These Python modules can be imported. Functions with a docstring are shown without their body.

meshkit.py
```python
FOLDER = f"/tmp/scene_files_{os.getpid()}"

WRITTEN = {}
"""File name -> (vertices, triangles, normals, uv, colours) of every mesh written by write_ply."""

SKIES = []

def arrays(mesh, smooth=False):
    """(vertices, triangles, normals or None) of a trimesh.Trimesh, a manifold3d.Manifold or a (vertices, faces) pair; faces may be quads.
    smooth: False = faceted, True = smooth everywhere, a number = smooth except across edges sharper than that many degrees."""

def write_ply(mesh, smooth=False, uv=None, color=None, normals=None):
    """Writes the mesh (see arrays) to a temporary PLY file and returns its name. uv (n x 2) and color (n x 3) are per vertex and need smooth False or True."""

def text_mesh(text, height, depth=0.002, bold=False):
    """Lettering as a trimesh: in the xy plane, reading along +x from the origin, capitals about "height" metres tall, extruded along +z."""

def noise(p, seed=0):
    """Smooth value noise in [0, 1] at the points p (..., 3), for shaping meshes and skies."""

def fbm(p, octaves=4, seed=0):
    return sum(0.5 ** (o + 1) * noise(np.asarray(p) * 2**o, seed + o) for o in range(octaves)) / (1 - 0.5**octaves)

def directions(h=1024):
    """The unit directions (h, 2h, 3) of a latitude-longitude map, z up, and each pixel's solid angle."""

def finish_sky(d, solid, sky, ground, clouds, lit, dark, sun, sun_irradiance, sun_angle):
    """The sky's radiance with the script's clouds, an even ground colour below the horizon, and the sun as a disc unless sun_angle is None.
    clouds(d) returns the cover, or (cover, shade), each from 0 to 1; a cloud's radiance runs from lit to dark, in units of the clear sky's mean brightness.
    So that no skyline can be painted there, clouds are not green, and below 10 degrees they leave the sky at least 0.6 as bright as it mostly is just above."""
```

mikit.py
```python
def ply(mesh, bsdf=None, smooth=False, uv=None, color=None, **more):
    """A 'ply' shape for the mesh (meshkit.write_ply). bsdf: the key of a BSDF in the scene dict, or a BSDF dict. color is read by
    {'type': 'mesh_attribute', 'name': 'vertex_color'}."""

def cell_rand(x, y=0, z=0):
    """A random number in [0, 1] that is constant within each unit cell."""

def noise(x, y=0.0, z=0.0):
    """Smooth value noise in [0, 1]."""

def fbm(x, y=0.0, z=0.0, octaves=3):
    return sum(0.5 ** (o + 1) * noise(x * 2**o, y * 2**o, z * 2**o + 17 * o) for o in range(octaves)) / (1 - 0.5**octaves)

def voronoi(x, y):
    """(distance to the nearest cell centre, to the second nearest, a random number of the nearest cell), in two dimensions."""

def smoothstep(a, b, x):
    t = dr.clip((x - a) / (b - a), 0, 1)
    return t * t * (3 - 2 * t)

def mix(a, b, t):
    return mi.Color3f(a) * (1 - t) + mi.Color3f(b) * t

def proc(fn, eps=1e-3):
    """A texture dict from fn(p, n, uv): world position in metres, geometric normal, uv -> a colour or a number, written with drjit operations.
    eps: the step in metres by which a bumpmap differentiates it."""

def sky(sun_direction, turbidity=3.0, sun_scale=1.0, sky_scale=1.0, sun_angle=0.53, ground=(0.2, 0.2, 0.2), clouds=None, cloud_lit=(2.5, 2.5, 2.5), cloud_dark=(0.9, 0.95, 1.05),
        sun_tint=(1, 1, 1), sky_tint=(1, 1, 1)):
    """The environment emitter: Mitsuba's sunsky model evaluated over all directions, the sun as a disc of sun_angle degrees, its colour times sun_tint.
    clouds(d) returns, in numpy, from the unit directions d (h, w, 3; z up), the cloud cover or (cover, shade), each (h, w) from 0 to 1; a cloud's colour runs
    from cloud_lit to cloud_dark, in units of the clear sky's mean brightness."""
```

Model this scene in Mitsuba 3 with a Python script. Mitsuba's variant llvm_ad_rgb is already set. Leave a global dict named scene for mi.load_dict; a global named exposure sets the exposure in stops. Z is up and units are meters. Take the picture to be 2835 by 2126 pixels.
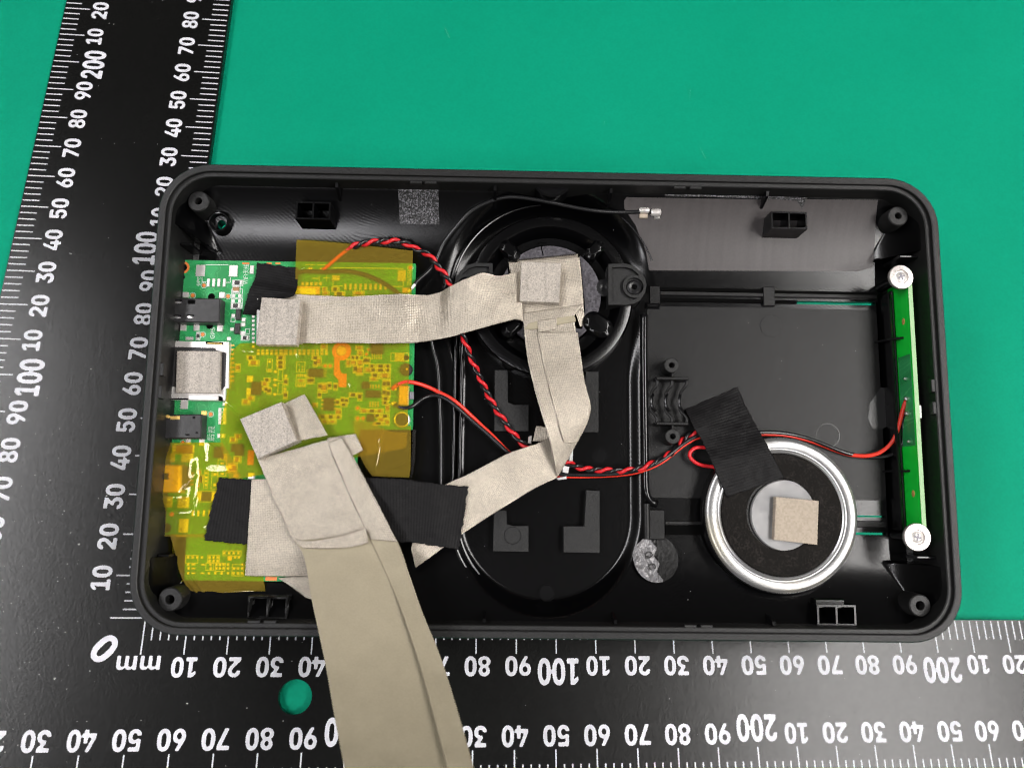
import math, random, glob
import numpy as np, trimesh, manifold3d as m3
import shapely, shapely.geometry as sg
from shapely import affinity
from scipy import ndimage
from scipy.interpolate import PchipInterpolator, CubicSpline
from scipy.spatial.transform import Rotation
import drjit as dr, mitsuba as mi, mikit, meshkit
from mikit import proc, noise, fbm, smoothstep, mix

T = mi.ScalarTransform4f
scene, labels = {}, {}
rng = np.random.default_rng(7)
MM = 0.001                                   # everything below is laid out in millimetres: x right and y up along the ruler's inner edges, z = 0 on the ruler's face

# ------------------------------------------------------------------ camera, light, exposure
FOC, PCX, PCY = 2188.5577, 1417.5, 1063.0    # solved from the ruler's graduations (photo pixels)
RM = Rotation.from_rotvec([2.8141, 0.0178, 0.1245]).as_matrix()
TV = np.array([-88.5877, 56.5101, 191.1548])
CAM = -RM.T @ TV
scene['camera'] = {'type': 'thinlens', 'fov': float(2 * np.degrees(np.arctan(1417.5 / FOC))), 'fov_axis': 'x', 'near_clip': 0.01, 'far_clip': 20.0,
                   'aperture_radius': 0.00075, 'focus_distance': 0.206,
                   'to_world': T().look_at(origin=(CAM * MM).tolist(), target=((CAM + RM[2] * 100) * MM).tolist(), up=(-RM[1]).tolist())}
exposure = 0.0
scene['room_light'] = {'type': 'constant', 'radiance': {'type': 'rgb', 'value': [0.06, 0.057, 0.053]}}


def lamp(name, centre, size, rad, aim):
    """A light panel over the bench: a flat diffuser facing it (metres)."""
    m = T().look_at(origin=list(centre), target=list(aim), up=[0, 1, 0]) @ T().scale([size[0] / 2, size[1] / 2, 1])
    scene[name] = {'type': 'rectangle', 'to_world': m, 'bsdf': {'type': 'diffuse', 'reflectance': {'type': 'rgb', 'value': 0.6}},
                   'emitter': {'type': 'area', 'radiance': {'type': 'rgb', 'value': list(rad)}}}
    labels[name] = {'label': {'bench_light': 'white light panel above the left of the bench', 'bench_light_001': 'white light panel above the right of the bench', 'bench_light_002': 'small light panel added to put a highlight on the curved casing wall'}[name], 'category': 'light panel', 'kind': 'structure'}


lamp('bench_light', (-0.63, 0.16, 0.90), (0.20, 0.72), (16.0, 15.7, 15.8), (-0.50, 0.14, 0))
lamp('bench_light_001', (0.68, -0.20, 0.90), (0.38, 0.86), (14.4, 13.9, 13.5), (0.57, -0.19, 0))
lamp('bench_light_002', (-0.34, -0.54, 0.90), (0.34, 0.24), (10.5, 10.3, 10.6), (-0.28, -0.42, 0))  # added panel without a known source, gives the curved casing wall its highlight


# ------------------------------------------------------------------ helpers
FR = {'R': np.eye(3), 'O': np.zeros(3)}        # the frame that things are being laid out in: the bench (z = 0 on the ruler), later the tilted casing (z = 0 on its rim)


def P(px, py, z=0.0):
    """The point at height z (mm, in the current frame) that the photograph shows at photo pixel px, py."""
    d = FR['R'].T @ RM.T @ np.array([(px - PCX) / FOC, (py - PCY) / FOC, 1.0])
    c = FR['R'].T @ (CAM - FR['O'])
    return c + d * ((z - c[2]) / d[2])


def PP(pts, z):
    return np.array([P(x, y, z)[:2] for x, y in pts])


def crop(x0, y0, s):
    """Readings taken on an enlargement that starts at x0, y0 with s photo pixels per reading unit."""
    return lambda pts: [(x0 + x * s, y0 + y * s) for x, y in pts]


cA, cB, cC, cD = crop(400, 640, .21704), crop(780, 640, .21704), crop(400, 920, .21704), crop(780, 920, .21704)
cE, cG = crop(400, 1240, .26525), crop(760, 1240, .26528)
cH, cI, cJ = crop(1150, 440, .33751), crop(1150, 900, .27125), crop(1150, 1280, .31646)
cK, cL, cM = crop(1700, 460, .45208), crop(1700, 880, .45208), crop(1700, 1300, .45208)
cN, cO, cQ = crop(400, 430, .36166), crop(340, 1540, .29837), crop(1230, 620, .27125)
cR1, cR2, cR3, cS = crop(2300, 700, .18083), crop(2300, 1000, .18083), crop(2300, 1300, .18083), crop(1650, 1440, .18083)
cF = crop(0, 0, 1.28165)                      # readings on the whole photograph

counts = {}


def new(name, parent=None):
    base = name if parent is None else parent + '__' + name
    n = counts.get(base, 0)
    counts[base] = n + 1
    return base if n == 0 else '%s_%03d' % (base, n)


def thing(name, label, cat, group=None, kind=None):
    k = new(name)
    labels[k] = {'label': label, 'category': cat}
    if group: labels[k]['group'] = group
    if kind: labels[k]['kind'] = kind
    return k


def arrays(mesh):
    if isinstance(mesh, m3.Manifold):
        m = mesh.to_mesh()
        return trimesh.Trimesh(np.array(m.vert_properties[:, :3]), np.array(m.tri_verts), process=False)
    if isinstance(mesh, tuple):
        return trimesh.Trimesh(np.asarray(mesh[0], float), np.asarray(mesh[1], int), process=False)
    return mesh


def put(key, mesh, mat, smooth=False, uv=None, kind=None, label=None):
    mesh = arrays(mesh)
    mesh = trimesh.Trimesh((np.asarray(mesh.vertices) @ FR['R'].T + FR['O']) * MM, mesh.faces, process=False)
    scene[key] = mikit.ply(mesh, mat, smooth=smooth, uv=uv)
    if kind or label:
        d = labels.setdefault(key, {})
        if kind: d['kind'] = kind
        if label: d['label'] = label
    return key


def part(parent, name, mesh, mat, smooth=False, uv=None, kind=None, label=None):
    return put(new(name, parent), mesh, mat, smooth, uv, kind, label)


def one(name, mesh, mat, label, cat, smooth=False, uv=None, group=None, kind=None):
    k = thing(name, label, cat, group, kind)
    return put(k, mesh, mat, smooth, uv)


def cat(ms):
    return trimesh.util.concatenate([arrays(m) for m in ms])


def man(mesh):
    mesh = arrays(mesh)
    return m3.Manifold(m3.Mesh(np.asarray(mesh.vertices, np.float32), np.asarray(mesh.faces, np.uint32)))


def prism(xy, z0, z1):
    """A straight-sided solid over an outline (points or a shapely polygon)."""
    p = xy if isinstance(xy, (sg.Polygon, sg.MultiPolygon)) else sg.Polygon(xy)
    if not p.is_valid: p = p.buffer(0)
    out = []
    for g in getattr(p, 'geoms', [p]):
        m = trimesh.creation.extrude_polygon(g, z1 - z0, engine='earcut')
        m.apply_translation([0, 0, z0])
        out.append(m)
    return cat(out)


def block(xy, z0, z1, c=0.15):
    """A convex block with its top edges chamfered by c."""
    xy = np.asarray(xy, float)
    q = sg.Polygon(xy)
    i = np.array(q.buffer(-c, join_style=2).exterior.coords)[:-1] if c else xy
    return m3.Manifold.hull_points(np.vstack([np.c_[xy, np.full(len(xy), z0)], np.c_[xy, np.full(len(xy), z1 - c)], np.c_[i, np.full(len(i), z1)]]).astype(np.float32))


def rect(cx, cy, w, h, ang=0.0):
    c, s = math.cos(ang), math.sin(ang)
    return np.array([[cx + c * x - s * y, cy + s * x + c * y] for x, y in ((-w / 2, -h / 2), (w / 2, -h / 2), (w / 2, h / 2), (-w / 2, h / 2))])


def lathe(cx, cy, prof, n=48, sx=1.0):
    """A turned solid: prof = (radius, z) from the axis outwards and back to the axis."""
    m = trimesh.creation.revolve(np.array(prof, float), sections=n)
    if m.volume < 0: m.invert()
    m.apply_translation([cx, cy, 0])
    return m


def drum(cx, cy, r, z0, z1, c=0.2, n=40, hole=0.0):
    pr = [(hole, z0), (r, z0), (r, z1 - c), (r - c, z1), (hole, z1)]
    if hole: pr.append((hole, z0))
    return lathe(cx, cy, pr, n)


def spline(pts, n):
    pts = np.asarray(pts, float)
    t = np.r_[0, np.cumsum(np.linalg.norm(np.diff(pts, axis=0), axis=1))]
    return np.stack([PchipInterpolator(t, pts[:, k])(np.linspace(0, t[-1], n)) if pts.shape[1] < 3 else CubicSpline(t, pts[:, k])(np.linspace(0, t[-1], n)) for k in range(pts.shape[1])], 1)


def tube(pts, r, n=10, caps=True):
    pts = np.asarray(pts, float)
    d = np.gradient(pts, axis=0)
    d /= np.linalg.norm(d, axis=1, keepdims=True)
    up = np.array([0, 0, 1.0])
    a = np.cross(d, up)
    a /= np.maximum(np.linalg.norm(a, axis=1, keepdims=True), 1e-6)
    b = np.cross(a, d)
    r = np.broadcast_to(r, len(pts))
    th = np.arange(n) / n * 2 * np.pi
    v = (pts[:, None] + r[:, None, None] * (np.cos(th)[None, :, None] * a[:, None] + np.sin(th)[None, :, None] * b[:, None])).reshape(-1, 3)
    f = []
    for i in range(len(pts) - 1):
        for j in range(n):
            p, q = i * n + j, i * n + (j + 1) % n
            f += [[p, q, q + n], [p, q + n, p + n]]
    for j in range(1, n - 1):
        f += [[0, j + 1, j], [(len(pts) - 1) * n, (len(pts) - 1) * n + j, (len(pts) - 1) * n + j + 1]]
    m = trimesh.Trimesh(v, f, process=False)
    if m.volume < 0: m.invert()
    return m


def wire(px, zs, n=90):
    """A wire's axis through photo pixels px at heights zs."""
    zs = np.broadcast_to(zs, len(px))
    return spline([P(x, y, z) for (x, y), z in zip(px, zs)], n)


def cloth(L, R, thick, nu=90, nv=16, wrinkle=0.0, freq=0.12, seed=1, fray=0.0, bow=None):
    """A strip of sheet between two edges (lists of (px, py, z) of equal length); returns (mesh, uv in mm). thick 0 gives a single sheet."""
    L = np.array([P(*p) for p in L]); R = np.array([P(*p) for p in R])
    mid = (L + R) / 2
    t = np.r_[0, np.cumsum(np.linalg.norm(np.diff(mid, axis=0), axis=1))]
    tt = np.linspace(0, t[-1], nu)
    f = lambda A: np.stack([PchipInterpolator(t, A[:, k])(tt) for k in range(3)], 1) if len(t) > 2 else np.stack([np.interp(tt, t, A[:, k]) for k in range(3)], 1)
    a, b = f(L), f(R)
    s = np.linspace(0, 1, nv)
    G = a[:, None] * (1 - s)[None, :, None] + b[:, None] * s[None, :, None]
    if fray:
        e = rng.normal(0, fray, (nu, 2))
        w = np.linalg.norm(b - a, axis=1, keepdims=True)
        dirn = (b - a) / np.maximum(w, 1e-6)
        G[:, 0] += dirn * e[:, :1]; G[:, -1] += dirn * e[:, 1:]
        jag = (meshkit.noise(np.c_[np.arange(nv) * .55, np.zeros(nv), np.full(nv, seed * 3.7)]) - .5) * min(fray * 6, .5)
        for k, o in ((0, 1), (-1, -2)):
            dl = G[k] - G[o]; dl /= np.maximum(np.linalg.norm(dl, axis=1, keepdims=True), 1e-6); G[k] += dl * jag[:, None]
    if bow is not None: G[..., 2] += bow(tt / t[-1])[:, None] * (4 * s * (1 - s))[None]
    if wrinkle: G[..., 2] += wrinkle * (meshkit.fbm(np.stack([G[..., 0] * freq, G[..., 1] * freq, G[..., 2] * 0 + seed], -1), 3, seed) - 0.5) * 2
    width = np.linalg.norm(b - a, axis=1).mean()
    uv = np.stack(np.broadcast_arrays(tt[:, None], (s * width)[None, :]), -1).reshape(-1, 2)
    return sheet(G, thick, uv)


def sheet(G, thick, uv):
    nu, nv = G.shape[:2]
    idx = np.arange(nu * nv).reshape(nu, nv)
    q = np.stack([idx[:-1, :-1], idx[1:, :-1], idx[1:, 1:], idx[:-1, 1:]], -1).reshape(-1, 4)
    f = np.vstack([q[:, [0, 1, 2]], q[:, [0, 2, 3]]])
    v = G.reshape(-1, 3)
    m = trimesh.Trimesh(v, f, process=False)
    if m.face_normals[:, 2].sum() < 0:
        f = f[:, ::-1]
    if not thick: return trimesh.Trimesh(v, f, process=False), uv
    n = np.zeros_like(v); fn = np.cross(v[f[:, 1]] - v[f[:, 0]], v[f[:, 2]] - v[f[:, 0]])
    for k in range(3): np.add.at(n, f[:, k], fn)
    n /= np.maximum(np.linalg.norm(n, axis=1, keepdims=True), 1e-9)
    N = len(v)
    e = np.r_[idx[0], idx[1:, -1], idx[-1, -2::-1], idx[-2:0:-1, 0]]
    e2 = np.roll(e, -1)
    side = np.vstack([np.stack([e, e2, e2 + N], 1), np.stack([e, e2 + N, e + N], 1)])
    V = np.vstack([v, v - n * thick])
    F = np.vstack([f, f[:, ::-1] + N, side])
    M = trimesh.Trimesh(V, F, process=False)
    return M, np.vstack([uv, uv])


# ------------------------------------------------------------------ lettering
FONT = {}


def glyphs(text, height, weight=700, squeeze=1.0, font='Inter', rounding=0.05):
    """Lettering as a shapely outline: capitals 'height' tall, centred on the origin, corners softened as silk-screen print."""
    from PIL import Image, ImageDraw, ImageFont
    key = (text, weight, font)
    if key not in FONT:
        path = glob.glob('/opt/blender-*/*/datafiles/fonts/%s*.woff2' % font)[0]
        f = ImageFont.truetype(path, 96)
        if font == 'Inter': f.set_variation_by_axes([14, weight])
        x0, y0, x1, y1 = f.getbbox(text, anchor='ls')
        im = Image.new('L', (x1 - x0 + 8, y1 - y0 + 8))
        ImageDraw.Draw(im).text((4 - x0, 4 - y0), text, 255, font=f, anchor='ls')
        on = np.pad(np.asarray(im) > 127, ((0, 0), (1, 1))).astype(np.int8)
        rows, st = np.nonzero(np.diff(on, axis=1) == 1)
        en = np.nonzero(np.diff(on, axis=1) == -1)[1]
        s = shapely.union_all(shapely.box(st, -rows - 1, en, -rows)).buffer(0.6).buffer(-0.6)
        FONT[key] = s
    s = FONT[key]
    r = 70 * rounding
    s = s.buffer(-r).buffer(2 * r).buffer(-r).simplify(0.6)
    x0, y0, x1, y1 = s.bounds
    k = height / 70.0
    s = affinity.translate(s, -(x0 + x1) / 2, -(y0 + y1) / 2)
    return affinity.scale(s, k * squeeze, k, origin=(0, 0))


def lettering(text, cx, cy, z, height, ang, thick=0.06, **kw):
    s = affinity.rotate(glyphs(text, height, **kw), ang, origin=(0, 0))
    return prism(affinity.translate(s, cx, cy), z, z + thick)


# ------------------------------------------------------------------ materials
def rgb(*c):
    return {'type': 'rgb', 'value': list(c)}


def pri(base, rough, metal=0.0, spec=0.5, **kw):
    d = {'type': 'principled', 'base_color': base if isinstance(base, dict) else rgb(*base), 'roughness': rough if isinstance(rough, dict) else float(rough)}
    if metal: d['metallic'] = metal
    else: d['specular'] = spec
    d.update(kw)
    return d


def mat(name, bsdf, bump=None, eps=5e-5):
    if bump is not None: bsdf = {'type': 'bumpmap', 'arbitrary': {**proc(bump, eps)}, 'scale': 1.0, 'bsdf': bsdf}
    scene[name] = {'type': 'twosided', 'bsdf': bsdf}


K = 1000.0   # metres -> mm inside textures


def mat_colour(p, n, uv):
    x, y = p.x * K, p.y * K
    f = fbm(x * .03, y * .03, 3.0)
    g = noise(x * 2.3, y * 2.3, 1.0)
    c = mix((.0015, .275, .158), (.0025, .305, .178), f)
    c = c * (0.95 + 0.1 * g)
    out = c
    # long hair-thin knife scratches that stay on the mat
    for (ax, ay, bx, by, w) in ((63, 213, 69, 181, .22), (148, 166, 151, 140, .16), (119, 152, 122, 128, .10), (30, 240, 36, 215, .10)):
        dx, dy = bx - ax, by - ay
        L2 = dx * dx + dy * dy
        t = dr.clip(((x - ax) * dx + (y - ay) * dy) / L2, 0, 1)
        bend = 2.2 * dr.sin(t * 3.14)
        ddx, ddy = x - (ax + t * dx) + bend, y - (ay + t * dy)
        d = dr.sqrt(ddx * ddx + ddy * ddy)
        out = mix(out, (.09, .42, .29), smoothstep(w, w * .3, d) * (.35 + .5 * noise(x * .5, y * .5, 5.)))
    return out


mat('M_mat', pri(proc(mat_colour), .6, spec=.08), lambda p, n, uv: 2.2e-5 * noise(p.x * 3200, p.y * 3200, 0.) + 3e-5 * noise(p.x * 900, p.y * 900, 4.))
mat('M_ruler', pri(proc(lambda p, n, uv: mix((.0025, .0026, .0025), (.0055, .0056, .0053), noise(p.x * 2600, p.y * 2600, 0.) * .6 + .4 * fbm(p.x * 40, p.y * 40, 1.))), .25, spec=.36),
    lambda p, n, uv: 0.8e-5 * noise(p.x * 2500, p.y * 2500, 0.))
mat('M_print', pri(proc(lambda p, n, uv: mix((.60, .60, .64), (.74, .74, .78), fbm(p.x * 300, p.y * 300, 2.))), .55, spec=.3))
mat('M_dust', pri((.5, .5, .48), .9, spec=.1))


def ripple(p, n, uv):
    """Cutter marks left in the mould: fine curved ridges on the sloping wall."""
    x, y = p.x * K, p.y * K
    w = noise(x * .11, y * .11, 0.) * 5
    return 3.6e-6 * smoothstep(.42, .75, noise(x * .06, y * .06, 8.)) * dr.sin((x * .62 + y * .78 + w) * 8.5) + 2.0e-6 * noise(x * 3, y * 3, p.z * 3000.)


mat('M_shell', pri((.0014, .0014, .0017), .21, spec=.45), ripple)
mat('M_shell_matte', pri(proc(lambda p, n, uv: mix((.0055, .0055, .0055), (.011, .011, .011), noise(p.x * 5200, p.y * 5200, p.z * 5200))), .52, spec=.45),
    lambda p, n, uv: 1.5e-5 * noise(p.x * 4000, p.y * 4000, p.z * 4000.))
mat('M_plate', pri(proc(lambda p, n, uv: mix((.006, .006, .0062), (.010, .0098, .0098), fbm(p.x * 60, p.y * 60, 1.) * .6 + .4 * noise(p.x * 4000, p.y * 4000, 0.))), .45, spec=.3),
    lambda p, n, uv: 0.9e-5 * noise(p.x * 3500, p.y * 3500, 0.))
mat('M_gloss', pri((.004, .004, .0045), .2, spec=.5), lambda p, n, uv: 0.8e-5 * noise(p.x * 1500, p.y * 1500, p.z * 1500))
mat('M_film', pri(proc(lambda p, n, uv: mix((.048, .042, .042), (.062, .055, .055), .5 * noise(p.x * 1300, 0., 1.) + .5 * noise(p.x * 3600, p.y * 3600, 0.))), .45, spec=.48))
mat('M_residue', pri(proc(lambda p, n, uv: mix((.012, .012, .012), (.17, .165, .18), smoothstep(.4, .95, noise(p.x * 4600, p.y * 4600, p.z * 2600)))), .35, spec=.6),
    lambda p, n, uv: 9e-5 * noise(p.x * 2400, p.y * 2400, p.z * 2400))
mat('M_scuff', pri((.016, .016, .0165), .3, spec=.5), lambda p, n, uv: 4e-5 * noise(p.x * 900, p.y * 2400, 0.))
mat('M_hub', pri(proc(lambda p, n, uv: mix((.022, .020, .024), (.105, .098, .112), noise(p.x * 2300, p.y * 2300, 0.) * .7 + .3 * noise(p.x * 5100, p.y * 5100, 0.))), .55, spec=.4),
    lambda p, n, uv: 3e-5 * noise(p.x * 2300, p.y * 2300, 0.))


def pcb(p, n, uv):
    x, y = p.x * K, p.y * K
    a = noise(x * .33, y * .33, 0.) + .35 * noise(x * .9, y * .9, 3.)
    trace = smoothstep(.02, .0, dr.abs(a - .62)) + smoothstep(.02, .0, dr.abs(a - .45)) + smoothstep(.016, .0, dr.abs(a - .83))
    pour = smoothstep(.66, .69, a)
    c = mix((.024, .265, .078), (.034, .33, .106), pour)
    return mix(c, (.10, .50, .18), dr.clip(trace, 0, 1) * .7)


mat('M_pcb', pri(proc(pcb), .3, spec=.3))
mat('M_pcb_bright', pri(proc(lambda p, n, uv: mix((.006, .60, .04), (.010, .74, .06), fbm(p.x * 120, p.y * 120, p.z * 120))), .35, spec=.45))
mat('M_edge', pri((.36, .56, .30), .6, spec=.3))
mat('M_copper', pri((.72, .22, .055), .4, spec=.5))
mat('M_gold', pri((.90, .62, .19), .32, metal=.5), lambda p, n, uv: 3e-5 * noise(p.x * 900, p.y * 900, p.z * 900))
mat('M_silver', pri((.72, .69, .66), .34, metal=.5), lambda p, n, uv: 2e-5 * noise(p.x * 700, p.y * 700, p.z * 700))
mat('M_solder', pri((.85, .84, .82), .2, metal=.95), lambda p, n, uv: 8e-5 * noise(p.x * 1500, p.y * 1500, p.z * 1500))
mat('M_silk', pri((.62, .66, .62), .6, spec=.2))
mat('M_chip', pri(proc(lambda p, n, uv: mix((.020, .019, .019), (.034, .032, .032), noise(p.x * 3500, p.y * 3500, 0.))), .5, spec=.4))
mat('M_jack', pri(proc(lambda p, n, uv: mix((.017, .017, .018), (.034, .033, .034), fbm(p.x * 900, p.y * 900, p.z * 900))), .42, spec=.5))
mat('M_capbody', pri((.36, .20, .09), .5, spec=.4))
mat('M_resistor', pri((.028, .025, .025), .45, spec=.5))
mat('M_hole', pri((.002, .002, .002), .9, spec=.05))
mat('M_white', pri((.72, .71, .70), .5, spec=.4))
mat('M_grey', pri((.22, .21, .24), .5, spec=.4))
mat('M_red', pri((.62, .016, .022), .34, spec=.5))
mat('M_redbright', pri((.72, .04, .022), .36, spec=.5))
mat('M_wire', pri((.010, .010, .011), .3, spec=.6))


def weave(p, n, uv):
    u, v = uv.x, uv.y
    a, b = (u + v) * 7.4, (u - v) * 8.0
    k = dr.sin(a) * dr.sin(b)
    return 3.2e-5 * k + 4.5e-4 * (fbm(u * .16, v * .16, 2.) - .5) + 5e-5 * noise(u * 1.3, v * 1.3, 7.)


def weave_colour(p, n, uv):
    u, v = uv.x, uv.y
    k = .5 + .5 * dr.sin((u + v) * 7.4) * dr.sin((u - v) * 8.0)
    g = fbm(u * .5, v * .5, 5.)
    return mix((.20, .172, .135), (.645, .575, .475), k * .45 + g * .25 + .35 * noise(u * 5., v * 5., 3.))


mat('M_fabric', pri(proc(weave_colour), .38, metal=.5), weave, eps=6e-5)
mat('M_fabric_back', pri(proc(lambda p, n, uv: mix((.31, .27, .19), (.385, .338, .24), .6 * fbm(uv.x * .25, uv.y * .25, 1.) + .4 * noise(uv.x * 4, uv.y * 4, 3.))), .62, spec=.35),
    lambda p, n, uv: 2.5e-5 * noise(uv.x * 4, uv.y * 4, 1.) + 1.2e-4 * fbm(uv.x * .15, uv.y * .15, 2.))


def pad_colour(p, n, uv):
    x, y = p.x * K, p.y * K
    s = noise(x * 7.0, y * 7.0, 1.) * .6 + .4 * noise(x * 3.5, y * 3.5, 4.)
    line = smoothstep(.10, .03, dr.abs(noise(x * .45, y * .02, 9.) - .5)) * .4
    return mix((.23, .203, .172), (.62, .56, .49), s) * (1 - .28 * line)


mat('M_pad', pri(proc(pad_colour), .5, metal=.1), lambda p, n, uv: 3.5e-5 * noise(p.x * 5000, p.y * 5000, p.z * 5000))
mat('M_board', pri(proc(lambda p, n, uv: mix((.37, .31, .24), (.46, .39, .31), noise(p.x * 2600, p.y * 2600, 1.))), .7, spec=.25))
mat('M_cloth', pri(proc(lambda p, n, uv: mix((.0035, .0032, .0035), (.009, .0083, .0088), .5 + .5 * dr.sin(uv.x * 9.0))), .6, spec=.2),
    lambda p, n, uv: 2.2e-5 * dr.sin(uv.x * 9.0) + 1.2e-5 * dr.sin(uv.y * 12.0) + 1.6e-4 * fbm(uv.x * .3, uv.y * .3, 1.), eps=6e-5)
mat('M_foam', pri(proc(lambda p, n, uv: mix((.009, .008, .007), (.026, .022, .020), smoothstep(.45, .95, noise(p.x * 3000, p.y * 3000, 0.) * .6 + .4 * fbm(p.x * 500, p.y * 500, 0.)))), .85, spec=.15),
    lambda p, n, uv: 6e-5 * noise(p.x * 1500, p.y * 1500, 0.))
mat('M_zinc', pri(proc(lambda p, n, uv: mix((.40, .40, .40), (.56, .52, .40), smoothstep(.42, .7, fbm(p.x * 70, p.y * 70, 3.)))), .33, metal=.8), lambda p, n, uv: 3e-5 * noise(p.x * 350, p.y * 350, p.z * 350))
mat('M_magnet', pri(proc(lambda p, n, uv: mix((.13, .13, .135), (.34, .335, .33), fbm(p.x * 160, p.y * 260, 0.))), .5, metal=.35), lambda p, n, uv: 4e-5 * noise(p.x * 400, p.y * 400, 0.))
mat('M_washer', pri((.60, .56, .53), .32, metal=.75))
mat('M_foil', pri((.20, .195, .20), .42, metal=.35), lambda p, n, uv: 1.6e-4 * fbm(p.x * 700, p.y * 1100, 0.))
# amber polyimide tape: a clear tinted sheet with body colour for the adhesive, raised to stand in for surface glare
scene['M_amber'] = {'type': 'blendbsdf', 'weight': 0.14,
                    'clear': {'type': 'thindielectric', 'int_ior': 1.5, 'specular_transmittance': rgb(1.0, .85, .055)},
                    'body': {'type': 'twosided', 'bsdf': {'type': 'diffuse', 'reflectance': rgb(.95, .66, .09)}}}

# ------------------------------------------------------------------ the bench: cutting mat and L-shaped ruler
g = np.linspace(-1, 1, 3)
mesh = trimesh.creation.box((900, 760, 3)); mesh.apply_translation([90, 70, -3.7])
mesh.apply_translation([0, 0, -0.0])
put('work_mat', (np.asarray(mesh.vertices) + [0, 0, 0.0], mesh.faces), 'M_mat')
labels['work_mat'] = {'label': 'teal green cutting mat covering the bench under the ruler', 'category': 'cutting mat', 'kind': 'structure'}

ruler = thing('l_shaped_ruler', 'black L-shaped ruler with white millimetre scales lying on the green mat', 'ruler')
blade = sg.Polygon([(-49.8, -38.9), (270, -38.9), (270, -0.2), (-0.2, -0.2), (-0.2, 260), (-49.8, 260)]).difference(sg.Point(36.95, -18.0).buffer(3.95, 24))
part(ruler, 'blade', cat([prism(blade.buffer(-.01), -2.2, -0.12), prism(blade.buffer(-.12), -0.12, 0.0)]), 'M_ruler')


def bar(x0, y0, x1, y1):
    return prism(sg.box(min(x0, x1), min(y0, y1), max(x0, x1), max(y0, y1)).buffer(-.08).buffer(.08, 4), 0.0, 0.05)


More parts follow.
